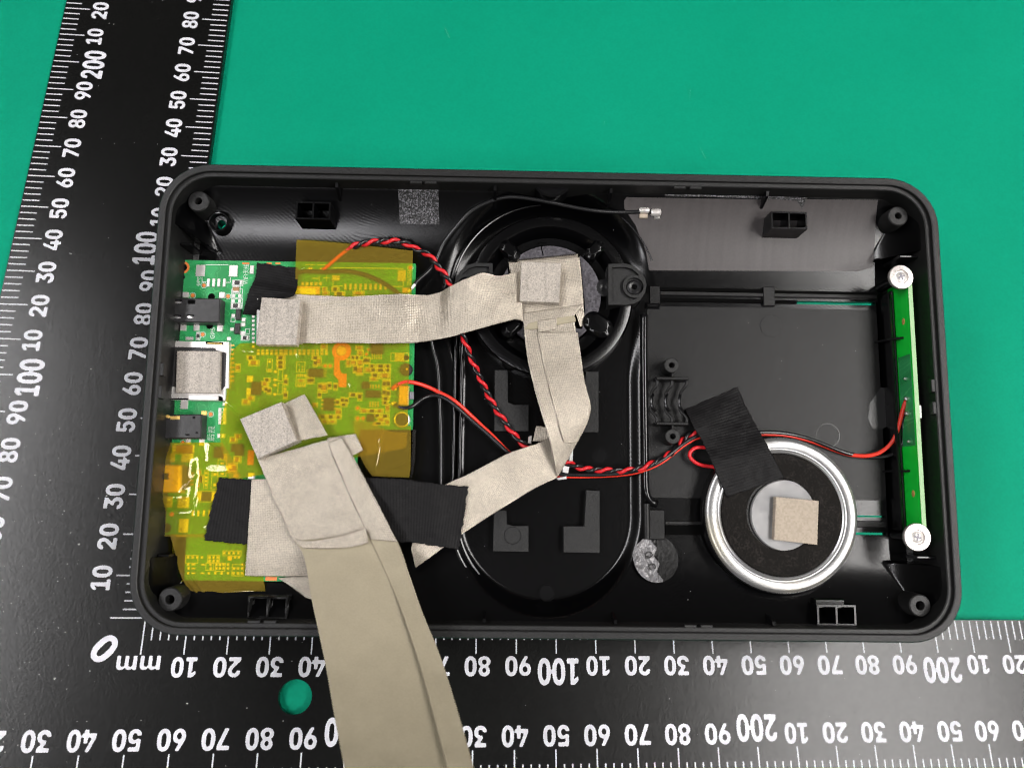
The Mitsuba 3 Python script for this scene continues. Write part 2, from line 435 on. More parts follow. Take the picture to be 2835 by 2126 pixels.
marks = []
for m in range(0, 262, 2):
    w = .17
    long = m % 10 == 0
    if m < 258:
        marks.append(bar(-8.3 if long else -5.6, m - w, -0.75, m + w))                     # inner upright scale
        marks.append(bar(m - w, -8.4 if long else -5.1, m + w, -0.45))                     # inner level scale
    y = m - 39.0
    if long or m > 24: marks.append(bar(-49.5, y - w, -42.2 if long else -44.95, y + w))   # outer upright scale
    x = m - 50.55
    if m > 10: marks.append(bar(x - w, -38.5, x + w, -30.1 if long else -33.3))            # outer level scale
for m in range(262, 320, 2):
    x = m - 50.55
    marks.append(bar(x - .17, -38.5, x + .17, -30.1 if m % 10 == 0 else -33.3))
part(ruler, 'tick_marks', cat(marks), 'M_print', kind='stuff')


def numeral(text, x, y, h, ang, **kw):
    x0, _, x1, _ = glyphs(text, h, weight=kw.get('weight', 700)).bounds
    if text.isdigit() and len(text) > 1: kw['squeeze'] = {2: 5.9 if text == '10' else 6.4, 3: 10.2}[len(text)] / (x1 - x0)
    part(ruler, 'numeral', lettering(text, x, y, 0.0, h, ang, thick=0.05, **kw), 'M_print')


for m in range(10, 200, 10):
    t = str(m if m in (100,) else m % 100)
    big = m == 100
    numeral(t, -14.0 if big else -11.75, m - .6, 6.2 if big else 4.6, 90, squeeze=.93 if not big else .84, weight=840)
for m in range(10, 230, 10):
    t = str(m if m in (100, 200) else m % 100)
    big = m in (100, 200)
    numeral(t, m + .4, -12.55 if big else -11.25, 6.2 if big else 4.55, 180, squeeze=.93 if not big else .84, weight=840)
for m in range(60, 230, 10):
    t = str(m if m in (100, 200) else m % 100)
    big = m in (100, 200)
    numeral(t, -37.9 if big else -39.2, m - 39.0 - (.6 if big else .2), 6.2 if big else 4.6, 90, squeeze=.93 if not big else .84, weight=840)
for m in range(20, 290, 10):
    t = str(m if m in (100, 200) else m % 100)
    big = m in (100, 200)
    numeral(t, m - 50.5 + .1, -25.8 if big else -27.1, 6.2 if big else 4.7, 180, squeeze=.93 if not big else .84, weight=840)
numeral('mm', -0.2, -10.2, 4.3, 180, squeeze=1.0, weight=720)
numeral('0', -8.5, -7.0, 6.6, -42, squeeze=.86, weight=840)
flakes = []
for i in range(260):
    if rng.random() < .5: x, y = rng.uniform(-49, -2), rng.uniform(-38, 190)
    else: x, y = rng.uniform(-45, 230), rng.uniform(-38, -1)
    if rng.random() < .45: x, y = rng.normal(-28, 9), rng.normal(10, 22)
    r = rng.uniform(.05, .17) * (1.8 if rng.random() < .06 else 1)
    if not blade.buffer(-.6).contains(sg.Point(x, y)): continue
    a = trimesh.creation.icosphere(subdivisions=0, radius=r); a.vertices *= [1, rng.uniform(.4, 1), .3]; a.apply_translation([x, y, .03]); flakes.append(a)
part(ruler, 'dust_specks', cat(flakes), 'M_dust', kind='stuff')

# ------------------------------------------------------------------ the casing: laid out in its own tilted frame, z = 0 on the rim
FR['R'] = Rotation.from_rotvec([.18580, -.06636, -.00445]).as_matrix()
FR['O'] = np.array([1.8711, -4.3486, 17.0])
CW, CH, CX = 187.2, 109.2, 93.6
HUB = (93.9, 80.9)
case = thing('plastic_casing', 'open black plastic back cover with curved walls, posts and ribs, tilted on the ruler', 'casing')


def round_rect(off, r, n=10):
    x0, y0, x1, y1, r = off, off, CW - off, CH - off, max(r - off, 1.0)
    out = []
    for cx, cy, a0 in ((x1 - r, y0 + r, -90), (x1 - r, y1 - r, 0), (x0 + r, y1 - r, 90), (x0 + r, y0 + r, 180)):
        for a in np.radians(np.linspace(a0, a0 + 90, n)): out.append((cx + r * math.cos(a), cy + r * math.sin(a)))
    return np.array(out)


prof = [(6.0, -16.2), (2.0, -14.2), (.5, -9.0), (0, -2.0), (0, -.35), (.3, 0), (1.55, 0), (1.75, -.12), (1.8, -.95), (2.65, -1.0), (2.85, -1.2), (3.1, -8), (3.4, -14.4)]
rings = [np.c_[round_rect(o, 12.0), np.full(40, z)] for o, z in prof]
V = np.vstack(rings); n = 40; Fc = []
for k in range(len(prof)):
    k2 = (k + 1) % len(prof)
    for i in range(n):
        a, b, c, d = k * n + i, k * n + (i + 1) % n, k2 * n + (i + 1) % n, k2 * n + i
        Fc += [[a, b, c], [a, c, d]]
rim = trimesh.Trimesh(V, Fc, process=False)
if rim.volume < 0: rim.invert()
part(case, 'rim', rim, 'M_shell_matte', smooth=28)


def smooth01(a, b, x):
    t = np.clip((x - a) / (b - a), 0, 1)
    return t * t * (3 - 2 * t)


def floor_h(u, v):
    """Height of the casing's inner surface."""
    def cove(d, lo, hi, w): return hi - (hi - lo) * (1 - (1 - np.clip((d - 3) / w, 0, 1)) ** 2.0)
    wave = .9 * np.exp(-((u - 52) / 14.) ** 2) + .9 * np.exp(-((u - 132) / 13.) ** 2)
    h = np.maximum(cove(CH - v, -13.4, -6.0, 20 + 0 * wave), cove(v, -13.4, -6.0, 19))
    inner = np.maximum(smooth01(87, 95 + 0 * v, v - np.clip((11 - u) * .5, 0, 9)) * (u < 94) + smooth01(88, 96, v) * (u >= 94), 1 - smooth01(13, 20, v))
    side = np.maximum(cove(u, -13.0, -3.2, 9.0), cove(CW - u, -13.0, -3.2, 10.5))
    h = np.where(inner > .5, np.maximum(h, np.where((u < 11.2) | (u > CW - 13.2), side, -99)), h)
    pocket = ((u < 9.5) | (u > CW - 9.5)) & (inner <= .5)
    h = np.where(pocket, -15.2, h)
    # stadium-shaped well down the middle
    cv = np.clip(v, 27.2, HUB[1]); ds = np.hypot(u - CX, v - cv)
    up = smooth01(60, 78, v)
    r0, r1 = 20.2 + 1.5 * up, 23.6 + 4.2 * up
    t = smooth01(r0, r1, ds)
    h = np.where(ds < r1, -15.0 + (np.maximum(h, -13.4) + 15.0) * t, h)
    return h


def slots():
    z = -13
    out = []
    for x0, x1, y0, y1 in ((157.0, 177.2, 80.7, 81.5), (166.0, 176.8, 27.4, 27.8), (166.0, 176.8, 23.1, 23.7)):
        out.append(m3.Manifold.cube((x1 - x0, y1 - y0, 8)).translate((x0, y0, -18)))
    out.append(m3.Manifold.cylinder(16, 1.1, 1.1, 24).translate((*P(604, 613, -8.2)[:2], -20)))
    return out


uu, vv = np.meshgrid(np.linspace(2.9, CW - 2.9, 500), np.linspace(2.9, CH - 2.9, 290), indexing='ij')
hh = floor_h(uu, vv)
idx = np.arange(uu.size).reshape(uu.shape); N = uu.size
q = np.stack([idx[:-1, :-1], idx[1:, :-1], idx[1:, 1:], idx[:-1, 1:]], -1).reshape(-1, 4)
f = np.vstack([q[:, [0, 1, 2]], q[:, [0, 2, 3]]])
top = np.stack([uu, vv, hh], -1).reshape(-1, 3); bot = top.copy(); bot[:, 2] -= 1.7
e = np.r_[idx[:, 0], idx[-1, 1:], idx[-2::-1, -1], idx[0, -2:0:-1]]; e2 = np.roll(e, -1)
shell = man((np.vstack([top, bot]), np.vstack([f, f[:, ::-1] + N, np.stack([e, e + N, e2 + N], 1), np.stack([e, e2 + N, e2], 1)])))
corner = m3.CrossSection([round_rect(2.85, 12.0).astype(np.float32)])
shell = shell ^ m3.Manifold.extrude(corner, 40).translate((0, 0, -30))
for s in slots(): shell = shell - s
part(case, 'floor_panel', shell, 'M_shell', smooth=32)

# turned foot under the hub that props the casing up
part(case, 'swivel_foot', lathe(93.9, 80.9, [(0, -16.8), (15, -16.8), (16, -24), (15.5, -30), (13, -32.0), (0, -32.0)][::-1], 48), 'M_gloss', smooth=30)

# screw posts in the corners and the hollow one beside the first
for px, py, r, h, hole in ((549, 557, 2.6, -4.4, .8), (2487, 598, 2.5, -4.4, .75), (2548, 1676, 2.55, -4.4, .95), (470, 1659, 2.7, -4.4, .95)):
    x, y, _ = P(px, py, h)
    k = part(case, 'screw_post', lathe(x, y, [(hole, -14), (r + .35, -14), (r, h - .25), (r - .25, h), (hole + .15, h), (hole, h - .2), (hole, -14)], 36), 'M_shell_matte', smooth=30)
    part(case, 'post_hole', drum(x, y, hole - .02, -14, h - 2.2, .01, 20), 'M_hole')
part(case, 'screw_post', lathe(*P(604, 613, -8.2)[:2], [(1.1, -14), (2.7, -14), (2.5, -8.4), (2.35, -8.2), (2.1, -8.3), (1.95, -11.5), (1.1, -11.6), (1.1, -14)], 36), 'M_gloss', smooth=30)


def clip(cx, cy, w, d, z0, z1, broken=False):
    t = .42
    o = sg.box(cx - w / 2, cy - d / 2, cx + w / 2, cy + d / 2)
    hw = w / 2 - 1.5 * t
    holes = [sg.box(cx - w / 2 + t, cy - d / 2 + t, cx - w / 2 + t + hw, cy + d / 2 - t), sg.box(cx + w / 2 - t - hw, cy - d / 2 + t, cx + w / 2 - t, cy + d / 2 - t)]
    s = o.difference(shapely.union_all(holes))
    m = prism(s, z0, z1)
    if broken:
        m = m.subdivide().subdivide()
        n_ = meshkit.noise(np.asarray(m.vertices) * .8, 3)[:, None]
        m.vertices = m.vertices + np.where(m.vertices[:, 2:] > z0 + .5, (n_ - .5) * [[1.0, 1.0, 3.2]], 0)
        m = trimesh.Trimesh(m.vertices, m.faces)
    part(case, 'clip_socket', m, 'M_shell_matte' if broken else 'M_shell', label='torn clip socket with ragged edges' if broken else None)
    if not broken: part(case, 'clip_socket_foot', block(rect(cx, cy + d * .45, w * .8, d * .5), z0, z0 + 2.6, .3), 'M_shell')


clip(35.65, 99.5, 8.4, 4.5, -13.2, -4.0)
clip(152.3, 99.4, 8.9, 4.4, -13.2, -4.0)
clip(159.85, 5.3, 9.0, 4.6, -10, -4.0)
clip(29.4, 5.5, 9.0, 4.9, -10, -5.4, True)

# little stiffening ribs along the walls, and catches on the rim
for px, py, top_ in ((935, 512, 1), (1371, 512, 1), (1690, 522, 1), (2120, 534, 1), (1341, 1712, 0), (1702, 1718, 0), (2138, 1728, 0)):
    x, y, _ = P(px, py, -4)
    y0, y1 = (CH - 3.0, CH - 6.2) if top_ else (3.0, 5.6)
    A = [(y0, -12), (y0, -2.6), (y0 + (y1 - y0) * .35, -2.9), (y1, -9.5), (y1, -12)]
    V = np.array([(x + s * .35, a, b) for s in (-1, 1) for a, b in A])
    part(case, 'rib', m3.Manifold.hull_points(V.astype(np.float32)), 'M_gloss')
for v_ in (91.2, 16.8):
    part(case, 'rib', block(rect(4.6, v_, 2.6, .6), -13.5, -6.2, .2), 'M_gloss')
for v_ in (91.0, 18.5):
    part(case, 'rib', block(rect(181.9, v_, 4.6, .7), -13.5, -4.8, .2), 'M_gloss')
for px, py in ((1152, 481), (1882, 503), (1193, 481), (1926, 503)):
    x, y, _ = P(px, py, -1.2)
    part(case, 'catch', block(rect(x, CH - 2.95, 2.9, .9), -2.6, -1.15, .15), 'M_shell_matte')
for px in (1912, 1957, 700, 745):
    x = P(px, 1752, -1.2)[0]
    part(case, 'catch', block(rect(x, 2.9, 2.8, .9), -2.6, -1.1, .15), 'M_shell_matte')
for v_ in (58.5, 53.2):
    part(case, 'catch', block(rect(184.0, v_, .9, 3.0), -2.6, -1.1, .15), 'M_shell_matte')
    part(case, 'catch', block(rect(3.1, v_ + 1, .9, 3.0), -3.2, -1.3, .15), 'M_shell_matte')
part(case, 'light_guide_holder', block(rect(184.0 - 1.4, 52.5, 1.1, 14.5), -12, -5.5, .2), 'M_shell_matte')

# half-round boss hanging on the top wall
bx = P(1528, 520, -4)[0]
boss = m3.Manifold.revolve(m3.CrossSection([np.array([(0, -9.6), (4.6, -9.6), (5.0, -9.2), (5.0, -3.6), (4.6, -3.2), (0, -3.2)], np.float32)]), 64).translate((bx, 109.0, 0)) ^ m3.Manifold.cube((14, 6.2, 12)).translate((bx - 7, 100.4, -12))
part(case, 'half_round_boss', boss, 'M_gloss', smooth=30)

# flat panel of the right bay with its edge bars, bridges between the slots
ZP = -12.95
bay = shapely.union_all([sg.box(118.6, 31.5, 177.2, 79.4)]).buffer(-1.5).buffer(1.5)
part(case, 'bay_panel', prism(bay, -13.6, ZP), 'M_plate')
e0 = np.array([[117.8, 77.0, -12.6], [117.6, 70, -12.2], [117.6, 50, -12.2], [117.6, 36, -12.2], [117.8, 32.6, -12.0], [118.6, 31.0, -12.5], [120.5, 30.0, -13.2]])
part(case, 'edge_bar', tube(spline(e0, 60), .95, 12), 'M_gloss', smooth=True)
part(case, 'edge_bar', tube(np.array([[117.9, 30.0, -12.6], [117.8, 21.5, -12.6]]), .95, 12), 'M_plate', smooth=40)
part(case, 'edge_bar', block(rect(120.3, 25.0, 4.0, 7.2), -13.6, -12.2, .2), 'M_plate')
part(case, 'edge_bar', block(rect(120.0, 79.4, 3.6, 1.6), -13.6, -12.3, .5), 'M_gloss')
for x0, x1, y0, y1, z in ((122, 177.5, 82.25, 83.3, -12.7), (148.2, 151.2, 79.9, 84.8, -12.4), (119.3, 122.0, 79.9, 84.6, -12.7), (166.0, 176.8, 24.9, 26.5, -12.7), (122.5, 133.5, 25.0, 25.9, -13.0)):
    part(case, 'slot_bridge', block(rect((x0 + x1) / 2, (y0 + y1) / 2, x1 - x0, y1 - y0), -14.2, z, .15), 'M_plate')
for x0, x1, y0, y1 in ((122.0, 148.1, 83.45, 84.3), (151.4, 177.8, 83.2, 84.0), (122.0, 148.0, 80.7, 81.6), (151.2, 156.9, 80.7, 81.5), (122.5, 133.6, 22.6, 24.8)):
    part(case, 'dark_slot_strip', prism(sg.box(x0, y0, x1, y1), -13.6, -12.88), 'M_hole')  # black strips laid on the floor stand in for the shade inside open slots
part(case, 'inner_wall', block(rect(178.6, 53.5, .9, 58), -14, -8.6, .25), 'M_shell')
part(case, 'inner_wall', block(rect(179.7, 53.5, .5, 60), -14, -9.4, .15), 'M_shell_matte')
for v_, u0 in ((71.0, 177.6), (38.6, 178.0)):
    V = np.array([(u0 + a, v_ + s * .25, b) for s in (-1, 1) for a, b in ((-1.4, -13), (0, -9.2), (3.0, -6.2), (3.6, -6.3), (3.6, -13))])
    part(case, 'hook', m3.Manifold.hull_points(V.astype(np.float32)), 'M_gloss')
for px, py, r, z in ((2136, 903, 2.95, ZP), (2292, 1205, 2.95, ZP), (1369, 1270, 1.9, -15.0), (1660, 1262, 1.9, -15.0), (1514, 1640, 2.0, -14.6)):
    x, y, _ = P(px, py, z)
    part(case, 'ejector_mark', lathe(x, y, [(r - .13, z - .3), (r + .05, z - .3), (r + .05, z + .05), (r - .13, z + .05), (r - .13, z - .3)], 40), 'M_gloss')
    part(case, 'ejector_face', drum(x, y, r - .2, z - .3, z + .03, .02, 40), 'M_plate' if z > -13.5 else 'M_gloss')
# scuffed patch beside the inner wall
pts = PP(cR2([(600, 640), (770, 400), (900, 420), (905, 760), (850, 1000), (790, 1040), (640, 1030), (570, 880)]), ZP)
part(case, 'scuffed_patch', prism(pts, ZP - .2, ZP + .04), 'M_scuff')

# latch comb: two small posts, bars, prongs and the wavy springs between them
for px, py in ((1860, 1011), (1863, 1208)):
    x, y, _ = P(px, py, -8)
    part(case, 'comb_post', lathe(x, y, [(.62, -13), (1.95, -13), (1.8, -8.1), (1.65, -8), (.75, -8), (.62, -8.2), (.62, -13)], 28), 'M_shell_matte', smooth=30)
    part(case, 'post_hole', drum(x, y, .6, -13, -9.5, .01, 16), 'M_hole')
for py, s in ((1047, -1), (1172, 1)):
    x0, y, _ = P(1817, py, -9.2); x1 = P(1906, py, -9.2)[0]
    part(case, 'comb_bar', block(rect((x0 + x1) / 2, y, x1 - x0, .75), -13, -9.0, .15), 'M_plate')
    part(case, 'comb_bar', block(rect((x0 + x1) / 2 + .1, y - s * 1.7, .6, 2.8), -13, -9.2, .12), 'M_plate')
    for px in (1819, 1860, 1901):
        a = P(px, py, -9.2)
        pts = spline(np.array([[a[0], a[1], -10.3], [a[0], a[1] + s * 1.8, -10.3], [a[0] - .9, a[1] + s * 3.0, -10.9], [a[0] - 1.1, a[1] + s * 4.3, -11.3]]), 16)
        part(case, 'comb_prong', tube(pts, np.linspace(.42, .3, 16), 8), 'M_plate', smooth=40)
for px in (1808, 1847, 1885):
    a = P(px, 1112, -10.5)
    pts = spline(np.array([[a[0] + .2, a[1] + 2.0, -11.6], [a[0] - .25, a[1] + .8, -10.8], [a[0] - .25, a[1] - .8, -10.8], [a[0] + .8, a[1] - 2.2, -11.2]]), 16)
    part(case, 'comb_spring', tube(pts, .38, 8), 'M_gloss', smooth=40)

# stepped blocks on the floor of the well
for pts in ([(1370, 1025), (1405, 1025), (1406, 1114), (1424, 1121), (1463, 1121), (1463, 1193), (1369, 1193)], [(1623, 1029), (1657, 1029), (1657, 1196), (1563, 1196), (1563, 1122), (1612, 1122)],
            [(1368, 1413), (1402, 1413), (1403, 1451), (1422, 1456), (1463, 1456), (1463, 1527), (1365, 1525)], [(1624, 1357), (1660, 1359), (1660, 1530), (1561, 1528), (1561, 1457), (1618, 1457)]):
    part(case, 'stepped_block', prism(PP(pts, -12.9), -15.4, -12.9), 'M_shell_matte')
    c = np.mean(PP(pts, -12.9), 0)
x, y, _ = P(1419, 1482, -12.8)
part(case, 'ejector_mark', lathe(x, y, [(1.95, -13.2), (2.1, -13.2), (2.1, -12.84), (1.95, -12.84), (1.95, -13.2)], 36), 'M_gloss')
# raised lips that run round the foot of the well and round its mouth
for R_, z, a0, a1, cy, rr in ((21.8, -13.9, 185, 222, 27.2, .45), (23.3, -12.7, 190, 236, 27.2, .4), (24.3, -12.2, 95, 172, HUB[1], .35), (27.4, -9.6, 20, 62, HUB[1], .25)):
    a = np.radians(np.linspace(a0, a1, 60))
    part(case, 'well_lip', tube(np.c_[CX + R_ * np.cos(a), cy + R_ * np.sin(a), np.full(60, z)], rr, 8), 'M_gloss', smooth=40)
part(case, 'channel_rail', tube(np.array([[72.2, 71, -13.1], [72.2, 28, -13.1]]), .5, 10), 'M_gloss', smooth=40)
part(case, 'channel_rail', tube(np.array([[70.6, 71, -12.9], [70.6, 28, -12.9]]), .45, 10), 'M_gloss', smooth=40)
part(case, 'channel_rail', block(rect(66.5, 76.5, 8, .6), -14, -12.2, .1), 'M_shell_matte')
part(case, 'channel_rail', block(rect(66.5, 74.0, 8, .6), -14, -12.2, .1), 'M_shell_matte')

flakes = []
for i in range(150):
    x, y = rng.uniform(6, CW - 6), rng.uniform(6, CH - 6)
    r = rng.uniform(.04, .11) * (1.7 if rng.random() < .08 else 1)
    z = float(floor_h(np.array(x), np.array(y)))
    if 118.6 < x < 177.2 and 31.5 < y < 79.4: z = ZP
    a = trimesh.creation.icosphere(subdivisions=0, radius=r); a.vertices *= [1, rng.uniform(.4, 1), .4]; a.apply_translation([x, y, z + .03]); flakes.append(a)
part(case, 'dust_specks', cat(flakes), 'M_dust', kind='stuff')

# ------------------------------------------------------------------ round hub screwed into the well
hub = thing('round_hub', 'round black hub with grey speckled disc and two screwed ears in the casing well', 'hub')
part(hub, 'base_ring', lathe(*HUB, [(12.6, -14.9), (20.9, -14.9), (20.7, -10.4), (20.2, -9.4), (18.6, -9.0), (17.6, -9.2), (16.9, -10.2), (15.6, -12.6), (12.9, -12.9), (12.6, -14.9)], 96), 'M_shell', smooth=35)
disc = sg.Point(*HUB).buffer(12.6, 48)
win = sg.Polygon(PP(cQ([(655, 382), (1372, 312), (1425, 860), (1400, 1060), (700, 960)]), -9.4)).buffer(.3)
part(hub, 'disc', prism(disc.difference(win), -11.5, -9.5), 'M_hub')
part(hub, 'window_floor', prism(disc.buffer(-.2), -13, -11.6), 'M_gloss')
tm = [tube(spline([P(*cQ([q])[0], -9.46) for q in ((1045, 195), (1000, 192), (955, 205), (948, 220), (985, 218))], 20), .16, 6), tube(spline([P(*cQ([q])[0], -9.46) for q in ((1000, 208), (992, 250), (1003, 290), (1008, 325))], 14), .15, 6)]
part(hub, 'scribed_mark', cat(tm), 'M_hole')
for q, r in (((680, 272), 1.9), ((1530, 262), 1.75), ((1560, 1010), 2.7), ((705, 1035), 1.8)):
    x, y, _ = P(*cQ([q])[0], -8.3)
    d = np.array([x - HUB[0], y - HUB[1]]); d /= np.linalg.norm(d)
    m = m3.Manifold.hull_points(np.vstack([[(x + s * d[0] * 1.3 + r * math.cos(a), y + s * d[1] * 1.3 + r * math.sin(a), z) for a in np.linspace(0, 6.283, 24)] for s, z in ((-1, -13), (1.6, -13), (-.6, -9.2), (1.2, -9.2))] + [[(x + d[0] * s + (r - .7) * math.cos(a), y + d[1] * s + (r - .7) * math.sin(a), -8.4) for a in np.linspace(0, 6.283, 24)] for s in (-.3, 1.0)]).astype(np.float32))
    part(hub, 'peg', m, 'M_shell', smooth=40)
for sgn in (1, -1):
    ear = np.array(cQ([(1675, 410), (1850, 406), (1935, 430), (2005, 490), (2050, 560), (2065, 620), (2050, 700), (2000, 780), (1940, 812), (1850, 825), (1675, 825)]))
    if sgn < 0: ear = np.array([(1523 * 2 - 2 - x + 4, y - 2) for x, y in ear])
    o = sg.Polygon(PP(ear, -7.2)); i = o.buffer(-.85)
    sx, sy, _ = P(*((1757, 793) if sgn > 0 else (1291, 791)), -7.2)
    cup = sg.Point(sx, sy).buffer(2.9, 24)
    inner = i.difference(cup)
    E_ = part(hub, 'ear', cat([prism(o.difference(inner).difference(sg.Point(sx, sy).buffer(2.2, 24)), -14, -7.2), prism(i, -14, -8.2)]), 'M_shell_matte')
    s_ = part(hub, 'screw', lathe(sx, sy, [(0, -8.3), (1.9, -8.3), (1.8, -7.9), (1.3, -7.6), (.7, -7.7), (.45, -8.1), (0, -8.1)][::1], 28), 'M_wire', smooth=40)
    for a in (0, math.pi / 2):
        part(s_, 'cross_slot', block(rect(sx, sy, 1.5, .35, a + .5), -7.9, -7.62, .02), 'M_hole')
sx, sy, _ = P(*cQ([(1630, 650)])[0], -9.5)
s_ = part(hub, 'screw', lathe(sx, sy, [(0, -10.5), (2.2, -10.5), (2.2, -9.6), (1.6, -9.3), (.5, -9.5), (0, -9.9)], 28), 'M_wire', smooth=40)

# ------------------------------------------------------------------ main circuit board
ZB = -10.0
pcb_t = thing('circuit_board', 'green circuit board with jacks, card slot and small parts in the left of the casing', 'circuit board')
out = sg.Polygon([(2.6, 88.3), (60.3, 88.5), (60.75, 47.0), (48, 46.8), (47.0, 28), (45, 10.9), (8.4, 10.9), (8.2, 21.3), (1.9, 21.4), (1.3, 68), (1.0, 86.5)])
hx, hy, _ = P(*cA([(495, 465)])[0], ZB); h2x, h2y, _ = P(*cA([(490, 590)])[0], ZB)
out = out.buffer(-.3).buffer(.3).difference(sg.Point(hx, hy).buffer(.92)).difference(sg.Point(h2x, h2y).buffer(.5))
part(pcb_t, 'board', prism(out, ZB - 1.2, ZB), 'M_pcb')
TOPS = []            # (u, v, half width, half depth, top) of everything standing on the board, for the tape that is stuck over it
pads, silk, ends, holes_ = [], [], [], []
KX, KY = .0884, .0903


def at(c, x, y, z=ZB):
    return P(*c([(x, y)])[0], z)[:2]


def size(c, w, h):
    s = c([(1, 0)])[0][0] - c([(0, 0)])[0][0]
    return w * s * KX, h * s * KY


def note(x, y, w, h, z): TOPS.append((x, y, w / 2, h / 2, z))


def pad(c, x, y, w, h, m='M_silver', z=.12, name='contact_pad'):
    (a, b), (w, h) = at(c, x, y, ZB + z), size(c, w, h)
    s = block(rect(a, b, w, h), ZB - .02, ZB + z, min(.08, w * .2, h * .2))
    if w * h > 1.2 or m != 'M_silver': part(pcb_t, name, s, m)
    else: pads.append(s)
    note(a, b, w, h, ZB + z)


def lump(c, x, y, w, h, m='M_solder'):
    """A bead of solder."""
    (a, b), (w, h) = at(c, x, y, ZB + .3), size(c, w, h)
    s = trimesh.creation.icosphere(subdivisions=2, radius=1)
    s.vertices = s.vertices * [w / 2, h / 2, min(w, h) * .36] + [a, b, ZB]
    pads.append(s); note(a, b, w, h, ZB + min(w, h) * .36)


def outline(x, y, w, h, t=.17):
    b = sg.box(x - w / 2, y - h / 2, x + w / 2, y + h / 2)
    silk.append(prism(b.difference(b.buffer(-t, join_style=2)), ZB - .01, ZB + .03))


def chip_part(c, x, y, w, h, kind='resistor', box=True, tall=.42):
    """A two-ended surface part: body and two bright ends."""
    (a, b), (w, h) = at(c, x, y, ZB + tall), size(c, w, h)
    horiz = w > h
    L, S = (w, h) if horiz else (h, w)
    ang = 0 if horiz else math.pi / 2
    part(pcb_t, kind, block(rect(a, b, L * .62, S * .92, ang), ZB, ZB + tall, .07), 'M_capbody' if kind == 'capacitor' else 'M_resistor')
    for s in (-1, 1):
        dx, dy = (s * L * .38, 0) if horiz else (0, s * L * .38)
        ends.append(block(rect(a + dx, b + dy, L * .24, S, ang), ZB - .02, ZB + tall + .03, .07))
    note(a, b, w, h, ZB + tall)
    if box: outline(a, b, w + .5, h + .5)


def chip(c, x, y, w, h, z=.9, name='chip', pins=0, side='tb', mat_='M_chip'):
    (a, b), (w, h) = at(c, x, y, ZB + z), size(c, w, h)
    part(pcb_t, name, block(rect(a, b, w, h), ZB, ZB + z, .12), mat_)
    note(a, b, w, h, ZB + z)
    for i in range(pins):
        t = (i + .5) / pins - .5
        for s in (-1, 1):
            if side == 'tb': r = rect(a + t * w, b + s * (h / 2 + .35), w / pins * .5, .9)
            else: r = rect(a + s * (w / 2 + .35), b + t * h, .9, h / pins * .5)
            pads.append(block(r, ZB - .02, ZB + .2, .05))


def via(c, x, y, r, m='M_copper', ring=True):
    a, b = at(c, x, y); r = r * (c([(1, 0)])[0][0] - c([(0, 0)])[0][0]) * KX
    part(pcb_t, 'test_point', drum(a, b, r * .72, ZB - .02, ZB + .035, .01, 24), m)
    if ring: silk.append(lathe(a, b, [(r * .98, ZB - .01), (r * 1.16, ZB - .01), (r * 1.16, ZB + .03), (r * .98, ZB + .03), (r * .98, ZB - .01)], 28))


def boxline(c, x0, y0, x1, y1):
    a, b = at(c, (x0 + x1) / 2, (y0 + y1) / 2); w, h = size(c, abs(x1 - x0), abs(y1 - y0))
    outline(a, b, w, h)


def line(c, x0, y0, x1, y1, t=.18):
    p, q = np.array(at(c, x0, y0)), np.array(at(c, x1, y1))
    d = (q - p) / np.linalg.norm(q - p); nn = np.array([-d[1], d[0]]) * t / 2
    silk.append(prism([p + nn, q + nn, q - nn, p - nn], ZB - .01, ZB + .03))


def word(c, text, x, y, h, ang, **kw):
    a, b = at(c, x, y)
    part(pcb_t, 'silk_word', lettering(text, a, b, ZB - .01, h, ang, thick=.04, rounding=.01, **kw), 'M_silk')


# --- upper left corner
part(pcb_t, 'mounting_ring', lathe(hx, hy, [(.95, ZB - .02), (1.55, ZB - .02), (1.55, ZB + .05), (.95, ZB + .05), (.95, ZB - .02)], 32), 'M_copper')
pad(cA, 712, 503, 118, 150, z=.14); pad(cA, 1132, 507, 112, 150, z=.14)
for x in (812, 880, 945, 1015): pad(cA, x, 656, 36, 105, z=.35)
for q in ((758, 692, 34), (615, 822, 36), (1066, 832, 34), (742, 1318, 34)): via(cA, *q)
for q in ((780, 430, 1072, 430), (735, 590, 735, 648), (735, 648, 790, 648), (1095, 590, 1095, 655), (1035, 655, 1095, 655)): line(cA, *q)
chip_part(cA, 1182, 655, 120, 52); chip_part(cA, 1165, 738, 80, 92, 'capacitor'); chip_part(cA, 1160, 950, 112, 54)
for x, y in ((1135, 825), (1212, 825), (1132, 892), (1212, 892)): pad(cA, x, y, 42, 42)
boxline(cA, 1105, 735, 1252, 855); boxline(cA, 1102, 858, 1252, 988)
word(cA, '0', 1183, 655, .55, 0, weight=500); word(cA, '0', 1162, 950, .55, 0, weight=500)
chip(cA, 1192, 1058, 58, 138, .95); chip(cA, 1178, 1240, 62, 132, .95)
for q in ((1132, 1075, 52, 42), (1115, 1250, 52, 44), (1262, 1130, 52, 50), (1255, 1192, 60, 50), (1250, 1300, 64, 52)): pad(cA, *q, z=.2)
chip_part(cA, 1278, 1358, 84, 44); boxline(cA, 1285, 1243, 1342, 1312); boxline(cA, 1100, 1098, 1160, 1160)
pad(cA, 570, 1368, 96, 40, z=.3); chip_part(cA, 678, 1335, 34, 84); pad(cA, 1075, 1372, 52, 46, z=.3)
pad(cA, 1368, 490, 52, 110, z=.3)
for x in (1290, 1590, 1700): pad(cA, x, 412, 96 if x < 1400 else 70, 26, 'M_copper', .03, 'edge_pad')
word(cA, 'GPS', 690, 640, .85, 90, weight=500); word(cA, 'GPS', 870, 1300, 1.05, 90, weight=500); word(cA, 'WIFI天线', 1293, 550, 1.1, 90, font='Noto Sans CJK', squeeze=.85)

